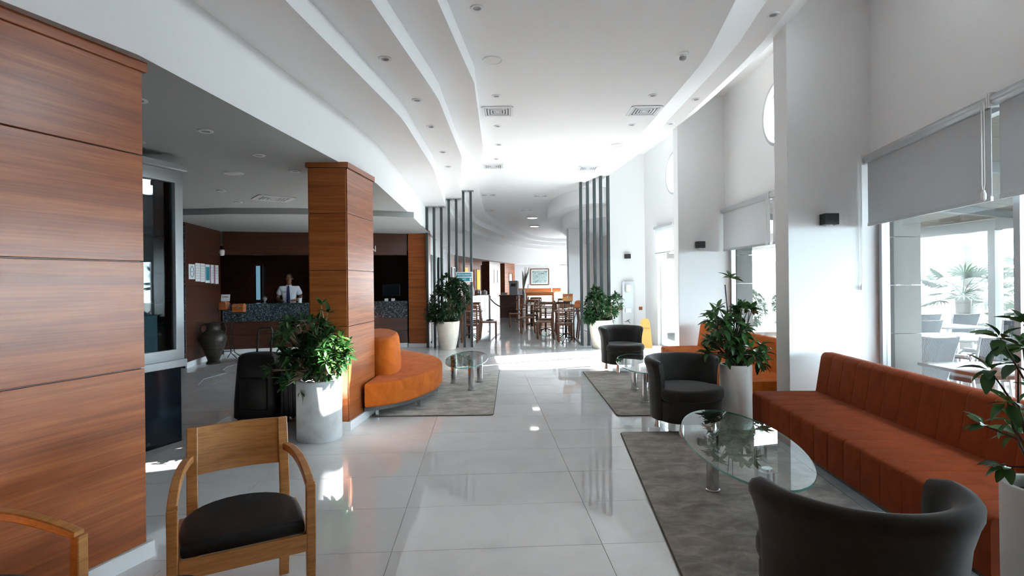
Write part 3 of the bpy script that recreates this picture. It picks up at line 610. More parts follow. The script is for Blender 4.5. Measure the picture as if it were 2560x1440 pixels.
# concrete cylinder planter by the column
pot = thing('planter', 'weathered concrete cylinder planter before the wood column', 'planter', (-1.93, 5.32, 0))
pot.location = (-1.905, 5.345, 0)
MB().lathe([(.205, 0), (.213, .02), (.213, .57), (.205, .58), (.172, .58), (.168, .50)], n=40).build('body', 'concrete', pot, ang=50); MB().lathe([(.168, .535), (.0, .545)], n=32, capb=False).build('soil', 'soil', pot)
rn = random.Random(3)
pl = thing('umbrella_plant', 'bushy green umbrella plant growing in the concrete planter', 'plant', (-1.905, 5.345, .545))
tips = crown(rn, 150, [(-.16, 0, .48, .24, .22, .18), (.08, -.03, .32, .20, .20, .20), (-.32, -.05, .14, .12, .14, .16), (.10, -.08, .2, .16, .14, .12), (-.06, .0, .3, .26, .22, .22), (-.16, -.18, .02, .10, .06, .08)])
tips += [(Vector((.04, -.02, .76)), Vector((.1, 0, 1))), (Vector((.09, 0, .68)), Vector((.4, 0, 1)))]
branches(pl, (0.02, 0, -.0), tips, rn, 'stem', .008); foliage(pl, tips, leaf_mesh('leaf', .10, .042, 'leaf'), rn)
MB().tube([(.08, .02, 0), (.10, .0, .35), (.035, -.02, .76)], [.007, .006, .004], 6).build('stake', 'stem', pl)
# tall white planters
def white_planter(loc, lb):
    o = thing('planter', lb, 'planter', loc, group='white cylinder planters'); MB().lathe([(.150, 0), (.157, .015), (.160, .63), (.154, .64), (.132, .64), (.13, .56)], n=40).build('body', 'pot_white', o, ang=50)
    MB().lathe([(.13, .59), (0, .60)], n=32, capb=False).build('soil', 'soil', o)
white_planter((2.30, 5.62, 0), 'tall white cylinder planter behind the dark tub chair'); white_planter((2.235, 2.27, 0), 'white cylinder planter cut off at the picture edge by the rust sofa')
rn = random.Random(11)
pl = thing('umbrella_plant', 'leggy green umbrella plant in the tall white planter', 'plant', (2.30, 5.62, .60))
tips = crown(rn, 75, [(-.12, 0, .22, .19, .18, .15), (.14, 0, .16, .2, .18, .17), (-.18, .0, .45, .13, .14, .13), (-.05, 0, .36, .14, .14, .14), (.1, 0, .55, .10, .08, .07)])
tips += [(Vector((-.04, 0, .92)), Vector((.2, 0, 1))), (Vector((-.17, 0, .62)), Vector((-.5, 0, .8))), (Vector((.14, -.02, .6)), Vector((.8, -.1, .4)))]
branches(pl, (0, 0, 0), tips, rn, 'stem_dark', .009); foliage(pl, tips, leaf_mesh('leaf', .11, .05, 'leaf', droop=.35), rn, 7)
MB().tube([(.0, .0, 0), (-.07, 0, .5), (-.10, 0, .86)], .006, 6).build('stake', 'post', pl)
rn = random.Random(5)
pl = thing('umbrella_plant', 'green umbrella plant reaching in from the picture edge by the rust sofa', 'plant', (2.235, 2.27, .60))
tips = crown(rn, 34, [(-.05, 0, .3, .2, .2, .26), (.08, 0, .5, .2, .2, .3), (.1, .1, .2, .25, .2, .2)])
tips += [(Vector((-.26, -.02, .53)), Vector((-.9, -.2, .25))), (Vector((-.20, 0, .66)), Vector((-.6, -.2, .6))), (Vector((-.2, -.03, .40)), Vector((-.9, -.3, .1))), (Vector((-.12, -.02, .72)), Vector((-.2, 0, 1)))]
branches(pl, (0, 0, 0), tips, rn, 'stem_dark', .008); foliage(pl, tips, leaf_mesh('leaf', .085, .046, 'leaf', droop=.3), rn, 6)
# cream urns by the divider posts
def urn(loc, lb, plb, seed, blobs, mat, n=120):
    o = thing('planter', lb, 'planter', loc, group='tapered cream planters'); MB().lathe([(.165, 0), (.20, .12), (.235, .32), (.255, .50), (.265, .62), (.258, .63), (.235, .63), (.23, .55)], n=36).build('body', 'pot_cream', o, ang=50)
    MB().lathe([(.235, .58), (0, .60)], n=28, capb=False).build('soil', 'soil', o); rr = random.Random(seed)
    p = thing('shrub', plb, 'plant', (loc[0], loc[1], .60)); tp = crown(rr, n, blobs); branches(p, (0, 0, 0), tp[:50], rr, 'stem', .008); foliage(p, tp, leaf_mesh('leaf', .10, .042, mat), rr, 7, 0, mat=mat)
urn((-1.46, 12.32, 0), 'tapered cream planter in front of the left divider posts', 'dense dark green shrub hiding the left divider posts', 21, [(-.05, 0, .40, .34, .3, .42), (-.32, 0, .2, .2, .2, .2), (.22, 0, .62, .26, .22, .36), (-.1, 0, .1, .36, .25, .18), (-.02, 0, .85, .2, .2, .2)], 'leaf_dark', 330)
urn((1.98, 12.2, 0), 'tapered cream planter beside the right divider posts', 'light green shrub in front of the right divider posts', 22, [(-.08, 0, .34, .25, .22, .30), (-.15, 0, .1, .22, .2, .15), (.34, 0, .42, .14, .12, .2), (.22, 0, .18, .14, .12, .18), (-.1, 0, .6, .12, .12, .14)], 'leaf_light', 230)

# ------------------------------------------------------------------ roller blinds
def blind(p0, p1, s0, s1, lb, mat, z1=2.69, z0=2.04, chain=True, q=-.06):
    a, b = Vector(p0), Vector(p1); d = (b-a).normalized(); n = Vector((d.y, -d.x)); c = a+d*s0+n*q; L = s1-s0
    o = thing('roller_blind', lb, 'blind', (c.x, c.y, 0), math.atan2(d.y, d.x))
    MB().tube([(0, 0, z1), (L, 0, z1)], .042, 16).build('roller_tube', 'aluminium', o); MB().box((L/2, .0, (z0+z1)/2), (L-.05, .004, z1-z0)).build('fabric', mat, o)
    MB().box((L/2, 0, z0), (L-.05, .016, .03)).build('bottom_bar', 'aluminium', o)
    for x in (-.006, L+.006): MB().box((x, 0, z1), (.01, .09, .095)).build('bracket', 'plastic_white', o)
    if chain:
        ch = .015; MB().tube([(ch, .05, z1), (ch, .05, z0+.1), (ch+.012, .05, z0+.03), (ch+.026, .05, z0+.1), (ch+.026, .05, z1)], .004, 6).build('chain', 'plastic_white', o)
        MB().lathe([(.0, -.05), (.016, -.035), (.018, 0), (.008, .03), (0, .035)], (ch+.012, .05, z0+.03), 10).build('chain_weight', 'plastic_white', o)
    return o
b0 = blind(*BAY[0], 1.86, 3.66, 'wide grey roller blind half lowered beside the nearest white pillar', 'blind'); blind(*BAY[0], .1, 1.83, 'grey roller blind running out of the picture above the rust sofa', 'blind', chain=False)
MB().tube([(1.80, .05, 2.69), (1.80, .05, 1.5), (1.812, .05, 1.42), (1.825, .05, 1.5), (1.825, .05, 2.69)], .0035, 6).build('long_chain', 'plastic_white', b0); MB().lathe([(0, -.04), (.014, -.03), (.016, 0), (0, .04)], (1.812, .05, 1.43), 10).build('chain_weight', 'plastic_white', b0)
blind(*BAY[1], 1.74, 3.44, 'pale roller blind over the far half of the middle window', 'blind_light', 2.66, 2.0); blind(*BAY[1], .05, 1.71, 'pale roller blind mostly hidden behind the nearest pillar', 'blind_light', 2.66, 2.0, False)
blind(*BAY[2], 1.9, 3.06, 'thin white roller blind over the sliding glass door', 'blind_light', 2.69, 2.12); blind(*BAY[2], .05, 1.87, 'thin white roller blind hidden behind the second pillar', 'blind_light', 2.69, 2.12, False)
# ------------------------------------------------------------------ wall lamps
for x, y, lb in ((3.15, 5.45, 'black box wall lamp on the nearest pillar'), (3.17, 9.2, 'black box wall lamp on the second pillar'), (2.84, 13.4, 'black box wall lamp on the third pillar above the sanitiser board')):
    o = thing('wall_lamp', lb, 'lamp', (x, y, 2.10), group='black wall lamps'); MB().box((0, -.06, 0), (.14, .1, .11)).build('housing', 'black', o, bev=.004); MB().box((0, -.006, 0), (.1, .012, .08)).build('wall_plate', 'black', o); MB().lathe([(.03, -.064), (.03, -.05)], (0, -.06, 0), 14).build('lens', 'plastic_white', o)
# ------------------------------------------------------------------ ceiling fittings
def fit_mesh():
    ring = MB().lathe([(.034, -.004), (.05, -.007), (.058, -.004), (.058, 0)], n=28, capb=False).mesh('ring', 'trim_white'); lens = MB().lathe([(.034, -.004), (.028, -.001), (0, -.001)], n=20, capb=False).mesh('lens', 'lens'); return ring, lens
RG, LN = fit_mesh()
def downlight(x, y, z, lb, g, s=1, lit=False):
    o = thing('downlight', lb, 'light', (x, y, z), group=g); o.scale = (s, s, 1.6); obj('ring', RG, o); obj('lens', LN, o)
for k, (x, y) in enumerate([(-.27, 4.57), (-.17, 6.74), (-.19, 8.05), (-.2, 9.14), (-.27, 10.21)]): downlight(x, y, 3.82, '%s round downlight from the viewer along the row of square vents' % ORD[k], 'downlights of the central ceiling')
for k, (x, y) in enumerate([(1.78, 6.78), (1.8, 8.06)]): downlight(x, y, 3.82, ['round downlight before the square vent on the window side', 'round downlight behind the square vent on the window side'][k], 'downlights of the central ceiling')
for k, (x, y) in enumerate([(-1.08, 4.71), (-.99, 5.79), (-.99, 6.78), (-1.01, 8.12), (-1.05, 9.14)]): downlight(x, y, 3.46, '%s downlight from the viewer on the lower curved ceiling step' % ORD[k], 'downlights of the curved ceiling step')
for k, (x, y) in enumerate([(2.44, 5.03), (2.52, 7.37), (2.51, 8.51)]): downlight(x, y, 3.96, '%s downlight from the viewer on the step above the pillars' % ORD[k], 'downlights above the pillars')
for k, (x, y) in enumerate([(-2.49, 3.64), (-2.46, 4.39), (-2.42, 5.23), (-2.38, 6.0), (-3.22, 4.7), (-3.83, 7.19), (-4.13, 8.23)]): downlight(x, y, 2.76, ['reception downlight peeking past the top of the panelled wall', 'biggest downlight in the low reception ceiling near the panelled wall', 'downlight between the biggest one and the wood column in the reception ceiling', 'reception downlight just left of the wood column top', 'reception downlight lower down at the panelled wall edge', 'small reception downlight before the diagonal vent', 'small reception downlight right at the ceiling drop'][k], 'downlights of the reception ceiling')
for k, (x, y, z) in enumerate([(-.18, 5.65, 3.82), (1.81, 9.25, 3.82), (-3.1, 6.08, 2.76)]):
    o = thing('ceiling_speaker', ['flat round ceiling speaker before the first square vent', 'flat round ceiling speaker far down the window side', 'flat round ceiling speaker in the reception ceiling'][k], 'speaker', (x, y, z), group='ceiling speakers'); MB().lathe([(.088, 0), (.09, -.008), (.10, -.01), (.104, 0)], n=32, capb=False).build('rim', 'trim_white', o); MB().lathe([(.088, -.006), (0, -.007)], n=32, capb=False).build('grille', 'plastic_white', o)
o = thing('smoke_detector', 'small white smoke detector on the ceiling near the window side', 'detector', (1.77, 5.56, 3.82)); MB().lathe([(.055, 0), (.055, -.02), (.04, -.03)], n=24, capb=False, capt=True).build('base', 'plastic_white', o); MB().lathe([(.036, -.03), (.036, -.05), (.02, -.062)], n=20, capb=False, capt=True).build('chamber', 'lens', o)
def vent(x, y, z, lb, rz=0, sz=.42):
    o = thing('ceiling_vent', lb, 'vent', (x, y, z), rz, 'square ceiling vents'); h = sz/2
    def ring(r, w, zz, dz, nm, mt):
        m = MB(); 
        for a, b, c, d in ((-r, -r, r, -r), (r, -r, r, r), (r, r, -r, r), (-r, r, -r, -r)): m.bar((a, b, zz), (c, d, zz), w, dz)
        m.build(nm, mt, o)
    MB().box((0, 0, -.004), (sz*.9, sz*.9, .004)).build('backing', 'dark_slot', o); ring(h*.92, sz*.09, -.008, .012, 'frame', 'trim_white')
    for k, r in enumerate((.76, .58, .40, .22)): ring(h*r, sz*.045, -.010, .010, 'louvre', 'trim_white')
    MB().box((0, 0, -.010), (sz*.14, sz*.14, .008)).build('centre_plate', 'trim_white', o)
for k, (x, y) in enumerate([(-.17, 7.35), (1.82, 7.39), (-.35, 10.84), (1.58, 11.13), (-.6, 14.43), (.8, 14.69), (-.75, 17.6), (.5, 17.6)]): vent(x, y, 3.82, ['nearest square ceiling vent on the reception side', 'nearest square ceiling vent on the window side', 'second square ceiling vent on the reception side', 'second square ceiling vent on the window side', 'square ceiling vent just past the left divider posts', 'square ceiling vent just past the right divider posts', 'farthest square ceiling vent on the restaurant bar side', 'farthest square ceiling vent by the curved ribbons'][k])
vent(-3.44, 7.88, 2.76, 'diagonal square vent in the low reception ceiling', R(38), .5)
for k, (x, y) in enumerate([(.75, 19.5), (.95, 22.5)]):
    o = thing('ceiling_lamp', ['nearer lit round lamp on the restaurant ceiling', 'farther lit round lamp on the restaurant ceiling'][k], 'lamp', (x, y, 3.82), group='restaurant ceiling lamps'); MB().lathe([(.2, 0), (.2, -.03), (.17, -.05)], n=24, capb=False).build('rim', 'trim_white', o); MB().lathe([(.17, -.048), (0, -.06)], n=24, capb=False).build('diffuser', 'lamp_lit', o)

# ------------------------------------------------------------------ divider posts
def dpost(x, y, h, lb, g, wx=.05, wy=.10, plate=False):
    o = thing('divider_post', lb, 'post', (x, y, 0), group=g); MB().box((0, 0, h/2), (wx, wy, h)).build('shaft', 'post', o); MB().box((0, 0, .004), (wx+.02, wy+.02, .008)).build('foot_plate', 'post', o)
    if plate: MB().box((0, 0, h-.012), (wx+.09, wy+.05, .024)).build('ceiling_plate', 'lens', o)
for k, (x, h) in enumerate([(-1.965, 3.28), (-1.8, 3.28), (-1.63, 3.28), (-1.454, 3.46), (-1.282, 3.46), (-1.114, 3.64), (-.943, 3.64)]): dpost(x, 12.66, h, '%s slim dark divider post counting from the wooden pier' % ORD[k], 'divider posts on the reception side', plate=True)
for k, (x, h) in enumerate([(1.63, 3.82), (1.79, 3.84), (1.95, 3.90), (2.10, 3.96), (2.27, 3.99)]): dpost(x, 12.76, h, '%s slim dark divider post counting from the dining chairs to the pillar' % ORD[k], 'divider posts on the window side', .055, .13)
sg = thing('hanging_sign', 'white and teal restaurant and toilets sign fixed across two divider posts', 'sign', (-1.10, 12.585, 1.63))
MB().box((0, 0, 0), (.39, .02, .23)).build('board', 'plastic_white', sg, bev=.01); ub = MB().box((0, -.0105, .05), (.35, .004, .09)).build('upper_band', 'teal', sg); lwb = MB().box((0, -.0105, -.055), (.35, .004, .085)).build('lower_band', 'teal', sg)
txt('lettering', 'RESTAURANT', .056, 'plastic_white', ub, (0, -.014, .05), (PI/2, 0, 0)); txt('lettering', 'WC', .055, 'plastic_white', lwb, (0, -.014, -.055), (PI/2, 0, 0))
for s in (-1, 1):
    m = MB(); m.lathe([(.0001, .0), (.010, .004), (.010, .016), (.0001, .02)], (s*.14, -.014, -.034), 8); m.box((s*.14, -.0135, -.058), (.026 if s < 0 else .034, .002, .034)); m.box((s*.14, -.0135, -.083), (.016, .002, .026)); m.build('pictogram', 'plastic_white', lwb)

# ------------------------------------------------------------------ sanitiser board and caution sign
sb = thing('sanitiser_stand', 'pale standing board with white hand sanitiser dispenser at the third pillar', 'stand', (2.83, 13.30, 0))
MB().box((0, 0, .74), (.27, .02, 1.48)).build('board', 'aluminium', sb); MB().box((0, 0, .01), (.34, .16, .02)).build('foot', 'aluminium', sb)
MB().rprism(arc(0, 0, .07, 0, 350, 30, .05), 1.22, 1.42, .03).build('dispenser', 'plastic_white', sb, (0, -.05, 0)); MB().box((0, -.03, .78), (.14, .05, .1)).build('drip_tray', 'plastic_white', sb)
m = MB(); m.tube([(-.06, -.014, .5), (-.01, -.014, .53), (.05, -.014, .56)], [.004, .016, .003], 6); m.tube([(-.005, -.014, .52), (.03, -.014, .49), (.05, -.014, .45)], [.012, .01, .003], 6); m.tube([(-.1, -.014, .515), (-.06, -.014, .505)], .006, 6); m.build('bird_mark', 'frame_dark', sb)
cs = thing('caution_sign', 'yellow folding wet floor caution sign by the glass door', 'sign', (3.0, 12.3, 0), R(-14))
for s in (-1, 1):
    m = MB(); rows = []
    for z, hw in ((0, .15), (.05, .15), (.45, .115), (.57, .10), (.62, .075), (.64, .03)): y = s*(.19*(1-z/.66)+.012); rows.append([(-hw, y-.009, z), (hw, y-.009, z), (hw, y+.009, z), (-hw, y+.009, z)])
    m.grid(rows, closed=True); m.add(rows[0], [(3, 2, 1, 0)]); m.add(rows[-1], [(0, 1, 2, 3)]); pn = m.build('panel', 'yellow', cs)
ti = math.atan(.19/.66)
txt('lettering', 'CAUTION', .045, 'red_mark', cs, (0, -.094, .43), (PI/2-ti, 0, 0)); 
for x in (-.07, .07): txt('warning_mark', '!', .07, 'red_mark', cs, (x, -.062, .53), (PI/2-ti, 0, 0))

# ------------------------------------------------------------------ reception objects
dc = thing('display_case', 'tall glazed display case with a grey metal frame behind the panelled wall', 'case', (-3.2, 5.3, 0), math.atan2(1, .34))
Wc = 1.0; Z0, Z1 = .80, 2.62   # local x runs along the front towards the far end, front faces -y
for x in (-Wc+.03, -.04): MB().box((x, .03, (Z0+Z1)/2), (.085 if x > -.5 else .06, .06, Z1-Z0)).build('frame_post', 'aluminium', dc, bev=.004)
MB().box((-Wc/2, .03, Z1-.06), (Wc, .06, .12)).build('frame_rail', 'aluminium', dc, bev=.004); MB().box((-Wc/2, .015, Z1+.03), (Wc+.04, .12, .06)).build('cornice', 'aluminium', dc, bev=.006)
MB().box((-Wc/2, .03, Z0+.05), (Wc, .06, .1)).build('frame_rail', 'aluminium', dc, bev=.004); MB().box((-Wc/2, .02, Z0-.035), (Wc+.02, .10, .07)).build('sill', 'aluminium', dc, bev=.006)
MB().box((-Wc/2, .2, .38), (Wc-.02, .34, .76)).build('plinth', 'black_gloss', dc, bev=.004); MB().box((-Wc/2, .04, (Z0+Z1)/2), (Wc-.1, .006, Z1-Z0-.2)).build('glass_front', 'glass_case', dc)
MB().box((-Wc/2, .37, (Z0+Z1)/2), (Wc, .02, Z1-Z0)).build('back_panel', 'blue_paint', dc); MB().box((-Wc+.01, .2, (Z0+Z1)/2), (.02, .34, Z1-Z0)).build('side_panel', 'black', dc); MB().box((-.01, .21, (Z0+Z1)/2), (.02, .30, Z1-Z0)).build('side_panel', 'black', dc)
for z in (1.35, 1.98): MB().box((-Wc/2, .2, z), (Wc-.06, .3, .012)).build('shelf', 'glass_case', dc)
MB().box((-.32, .24, 1.665), (.42, .2, .6)).build('dark_panel', 'black', dc)
cb = MB().box((-.30, .12, 1.06), (.22, .02, .34)).build('info_card', 'paper', None); cb.parent = dc
su = thing('suitcase', 'large black soft suitcase with raised handle behind the armchair', 'suitcase', (-2.80, 6.02, 0))
m = MB(); rows = [];
for z, wx, wy in ((.05, .23, .13), (.07, .25, .15), (.25, .245, .15), (.6, .215, .14), (.72, .20, .13), (.755, .17, .10), (.765, .1, .06)): rows.append([(x*wx/1, y*wy, z) for x, y in [(math.copysign(abs(math.cos(R(a)))**.4, math.cos(R(a))), math.copysign(abs(math.sin(R(a)))**.4, math.sin(R(a)))) for a in range(0, 360, 12)]])
m.grid(rows, closed=True); m.add(rows[0], [list(range(30))[::-1]]); m.add(rows[-1], [list(range(30))]); m.build('shell', 'black', su, ang=60)
MB().tube([(-.03, 0, .75), (-.01, 0, 1.0), (.0, 0, 1.02), (.13, 0, 1.03), (.14, 0, 1.0), (.12, 0, .75)], .011, 8).build('handle', 'black', su); MB().rprism(arc(0, -.15, .15, 0, 350, 24, .03), .15, .5, .02).build('front_pocket', 'black', su, ang=60)
for x in (-.18, .18):
    for y in (-.1, .1): MB().tube([(x-.012, y, .03), (x+.012, y, .03)], .03, 12).build('wheel', 'black', su)
s2 = thing('suitcase', 'dark navy ribbed hard suitcase hidden behind the concrete planter', 'suitcase', (-2.36, 6.05, 0))
MB().rprism([(-.17, -.12), (.17, -.12), (.17, .12), (-.17, .12)], .06, .62, .04).build('shell', 'navy', s2, ang=60)
for k in range(7): MB().box((-.15+.05*k, -.122, .34), (.02, .012, .48)).build('rib', 'navy', s2, bev=.003)
for x in (-.12, .12):
    for y in (-.08, .08): MB().tube([(x-.01, y, .032), (x+.01, y, .032)], .032, 12).build('wheel', 'black', s2)
va = thing('vase', 'big dark bronze urn vase against the reception side wall', 'vase', (-5.73, 10.42, 0))
MB().lathe([(.13, 0), (.135, .02), (.10, .06), (.12, .12), (.18, .28), (.225, .42), (.235, .50), (.20, .59), (.13, .64), (.115, .70), (.14, .76), (.18, .785), (.175, .795), (.12, .77)], n=36).build('body', 'bronze', va, ang=50)
for s in (-1, 1): MB().tube([(s*.14, 0, .75), (s*.22, 0, .74), (s*.25, 0, .66), (s*.21, 0, .56)], .014, 8).build('handle', 'bronze', va)
def chest(loc, rz, lb, L=.26, W=.17):
    o = thing('wooden_chest', lb, 'chest', loc, rz, 'small wooden chests'); MB().box((0, 0, .055), (L, W, .11)).build('box', 'wood_chair' if 'orange' in lb else 'wood_panel', o, bev=.004)
    m = MB(); m.add([], []); n = 10; pr = [(W/2*math.cos(PI*k/n), .112+W/2*.75*math.sin(PI*k/n)) for k in range(n+1)]
    N = len(pr); m.add([(-L/2, y, z) for y, z in pr]+[(L/2, y, z) for y, z in pr], [(k, k+1, N+k+1, N+k) for k in range(N-1)]+[list(range(N)), [N+k for k in range(N)], (0, N-1, 2*N-1, N)]); lid = m.build('lid', 'wood_panel', o, ang=40)
    MB().box((0, -W/2-.004, .10), (.03, .008, .05)).build('clasp', 'steel', o)
def iron_stand(loc, rz, lb, h1, h2):
    o = thing('iron_stand', lb, 'stand', loc, rz, 'wrought iron chest stands')
    for x, h, w in ((-.13, h1, .2), (.16, h2, .26)):
        MB().box((x, 0, h-.008), (w, .18, .016)).build('shelf', 'iron', o)
    for x, y, h in ((-.2, -.08, h1), (-.2, .08, h1), (-.04, .08, h1)): MB().tube([(x, y, h), (x, y, .12), (x-.08, y*1.3, 0.006)], .008, 6).build('leg', 'iron', o)
    for y in (-.08, .08): MB().tube([(.30, y, h2-.05), (.31, y, h2-.02), (.28, y, h2-.015), (.18, y, h2-.03), (.06, y, h2-.15), (.0, y, h2-.35), (.0, y, .3), (.03, y, .12), (.16, y*1.4, .008)], .008, 6).build('scroll_leg', 'iron', o)
    MB().tube([(-.2, -.08, .15), (.02, -.08, .15), (.02, .08, .15), (-.2, .08, .15)], .006, 6, closed=True).build('lower_ring', 'iron', o)
    return o
iron_stand((-5.75, 11.12, 0), R(5), 'black wrought iron stand beside the bronze vase at reception', 1.0, .95)
chest((-5.59, 11.13, .95), R(5), 'reddish wooden chest with a clasp on the reception iron stand', .22, .16); chest((-5.875, 11.11, 1.0), R(88), 'small dark domed chest seen end on at the reception stand', .16, .15)
cd = thing('info_card_stand', 'white information card standing on the domed reception chest', 'card', (-5.875, 11.15, 1.17)); MB().box((0, .0, .07), (.18, .006, .14), mat=Matrix.Rotation(-.15, 3, 'X')).build('card', 'paper', cd); MB().box((0, .0, .003), (.1, .06, .006)).build('foot', 'paper', cd); MB().box((0.0, -.008, .09), (.12, .002, .03), mat=Matrix.Rotation(-.15, 3, 'X')).build('print', 'grey_print', cd)
o = MB().tube([(-5.6, 11.0, .006), (-5.3, 10.6, .006), (-5.2, 10.35, .006), (-5.25, 10.0, .006), (-5.12, 9.6, .006), (-4.9, 9.3, .006), (-4.95, 8.7, .006), (-4.75, 8.2, .006)], .005, 6).build('power_cable', 'grey_print'); tag(o, 'thin pale cable trailing across the floor from the reception stand', 'cable')
# notices on the side wall
aS, bS = Vector(SW[0]), Vector(SW[1]); dS = (bS-aS).normalized(); nS = Vector((dS.y, -dS.x))
def onwall(px): return -4.237/((px-1280)/1360-.0005+.173)
for k, (x0, x1, z0, z1, mt, lb) in enumerate([(470, 485.6, 1.62, 1.90, 'paper', 'white certificate with an oval seal nearest the display case'), (487, 499, 1.58, 1.93, 'paper', 'white ruled timetable sheet beside the certificate'), (500, 511, 1.57, 1.93, 'paper', 'white ruled timetable sheet beside the teal notice'), (512, 523, 1.55, 1.92, 'teal', 'teal and white notice on the reception side wall'), (524.5, 533.5, 1.54, 1.92, 'paper', 'magenta edged notice next to the teal notice'), (535.5, 545, 1.53, 1.92, 'paper', 'last magenta edged notice next to the desk')]):
    y0, y1 = onwall(x0), onwall(x1); s0, s1 = (y0-9.9)/dS.y, (y1-9.9)/dS.y; c = aS+dS*((s0+s1)/2)+nS*.018; L = s1-s0
    o = thing('notice', lb, 'notice', (c.x, c.y, (z0+z1)/2), math.atan2(dS.y, dS.x), 'notices on the reception side wall'); h = z1-z0
    MB().box((0, 0, 0), (L*.97, .006, h)).build('sheet', 'paper', o)
    if k == 0:
        MB().tube([(L*.3*math.cos(2*PI*i/20), -.004, h*.36*math.sin(2*PI*i/20)) for i in range(20)], .006, 5, closed=True).build('seal', 'teal', o); MB().box((0, -.004, .0), (L*.3, .003, .02)).build('print', 'grey_print', o)
    elif mt == 'teal': MB().box((0, -.004, .0), (L*.8, .003, h*.72)).build('print', 'teal', o)
    elif k in (1, 2):
        for q in range(6): MB().box((0, -.004, h*(.36-.14*q)), (L*.8, .003, .006)).build('print_line', 'grey_print', o)
    else:
        MB().box((-L*.42, -.004, 0), (L*.1, .003, h)).build('edge_band', 'magenta', o)
        for q in range(5): MB().box((.02, -.004, h*(.34-.14*q)), (L*.5, .003, .008)).build('print_line', 'grey_print', o)
o = thing('security_camera', 'small white camera on the wall above the reception desk', 'camera', (-6.15, 11.55, 2.18)); MB().box((-.06, .02, .02), (.12, .03, .03)).build('arm', 'plastic_white', o); MB().lathe([(.0, -.06), (.04, -.05), (.05, .0), (.05, .06), (.03, .08)], n=16, capt=True).build('body', 'plastic_white', o)
ls = thing('wall_lettering', 'white reception lettering on the wood header, ending in the visible letter beside the column', 'sign', (-3.62, 12.38, 2.29)); 
tt = txt('lettering', 'RECEPTION', .2, 'plastic_white', ls, (0, 0, 0), (PI/2, 0, math.atan2(.25, 1.0)), .006)
mo = thing('monitor', 'black computer monitor on the reception desk beyond the column', 'monitor', (-2.88, 12.95, 1.085)); MB().box((0, 0, .25), (.42, .03, .28)).build('screen', 'black', mo, bev=.006); MB().box((0, -.017, .25), (.39, .004, .25)).build('display', 'black_gloss', mo); MB().box((0, .03, .06), (.05, .03, .14)).build('neck', 'black', mo); MB().box((0, .02, .006), (.2, .14, .012)).build('foot', 'black', mo)
for k, x in enumerate((-2.96, -2.8)):
    o = thing('card_holder', ['small pale card holder before the monitor, on the column side', 'small pale card holder before the monitor, on the pier side'][k], 'holder', (x, 12.80, 1.085)); MB().box((0, 0, .03), (.08, .03, .06)).build('card', 'paper', o); MB().box((0, 0, .004), (.09, .05, .008)).build('foot', 'aluminium', o)
o = thing('pen_cup', 'small pale cup on the reception desk beside the receptionist', 'cup', (-4.86, 12.45, 1.085)); MB().lathe([(.04, 0), (.045, .1), (.04, .1), (.036, .01)], n=16).build('cup', 'paper', o)
for q in range(3): MB().tube([(.01*q-.01, 0, .02), (.02*q-.02, .01, .17)], .004, 6).build('pen', 'navy', o)
o = thing('desk_ornament', 'small glassy ornament on the reception desk in front of the blue strip', 'ornament', (-5.55, 12.2, 1.085)); MB().lathe([(.04, 0), (.012, .03), (.05, .08), (.055, .12), (.03, .15), (0, .16)], n=16).build('bowl', 'steel', o); MB().lathe([(.03, .0), (.03, .01)], n=12, capt=True).build('foot', 'black', o)
o = MB().box((-7.5, 16.1, 1.55), (.13, .04, 1.0)).build('window_20', 'screen_blue'); struct(o, 'narrow blue lit glass strip in the dark office wall', 'window'); MB().box((-7.42, 16.1, 1.55), (.03, .06, 1.04)).build('frame_post', 'black', o)

# ------------------------------------------------------------------ receptionist
def skinned(name, vs, es, rs, mat, parent, sub=2):
    me = bpy.data.meshes.new(name); me.from_pydata(vs, es, []); o = bpy.data.objects.new(name, me); C.objects.link(o)
    o.modifiers.new('skin', 'SKIN'); sv = me.skin_vertices[0].data if me.skin_vertices else None
    if sv is None:
        bm = bmesh.new(); bm.from_mesh(me); bm.verts.layers.skin.verify(); bm.to_mesh(me); bm.free(); sv = me.skin_vertices[0].data
    for i, r in enumerate(rs): sv[i].radius = r if isinstance(r, tuple) else (r, r); sv[i].use_root = (i == 0)
    ss = o.modifiers.new('sub', 'SUBSURF'); ss.levels = sub; ss.render_levels = sub
    dg = bpy.context.evaluated_depsgraph_get(); nm = bpy.data.meshes.new_from_object(o.evaluated_get(dg)); bpy.data.objects.remove(o)
    nm.materials.clear(); nm.materials.append(M[mat]); nm.polygons.foreach_set('use_smooth', [True]*len(nm.polygons)); nm.name = name
    q = bpy.data.objects.new(name, nm); C.objects.link(q); q.parent = parent; return q
pe = thing('person', 'receptionist in white short sleeved shirt and navy tie looking down behind the desk', 'person', (-5.33, 13.02, 0), R(12))
V = []; E_ = []; RD = []
def nv(p, r, par=None):
    V.append(p); RD.append(r)
    if par is not None: E_.append((par, len(V)-1))
    return len(V)-1
pv = nv((0, 0, .95), (.15, .11)); sp = nv((0, 0, 1.14), (.135, .095), pv); chs = nv((0, .0, 1.34), (.155, .105), sp); nk = nv((0, -.015, 1.475), (.055, .055), chs); n2 = nv((0, -.035, 1.53), (.05, .052), nk); hd_ = nv((0, -.06, 1.60), (.068, .085), n2); ht = nv((0, -.055, 1.68), (.072, .088), hd_); hp = nv((0, -.03, 1.735), (.045, .055), ht)
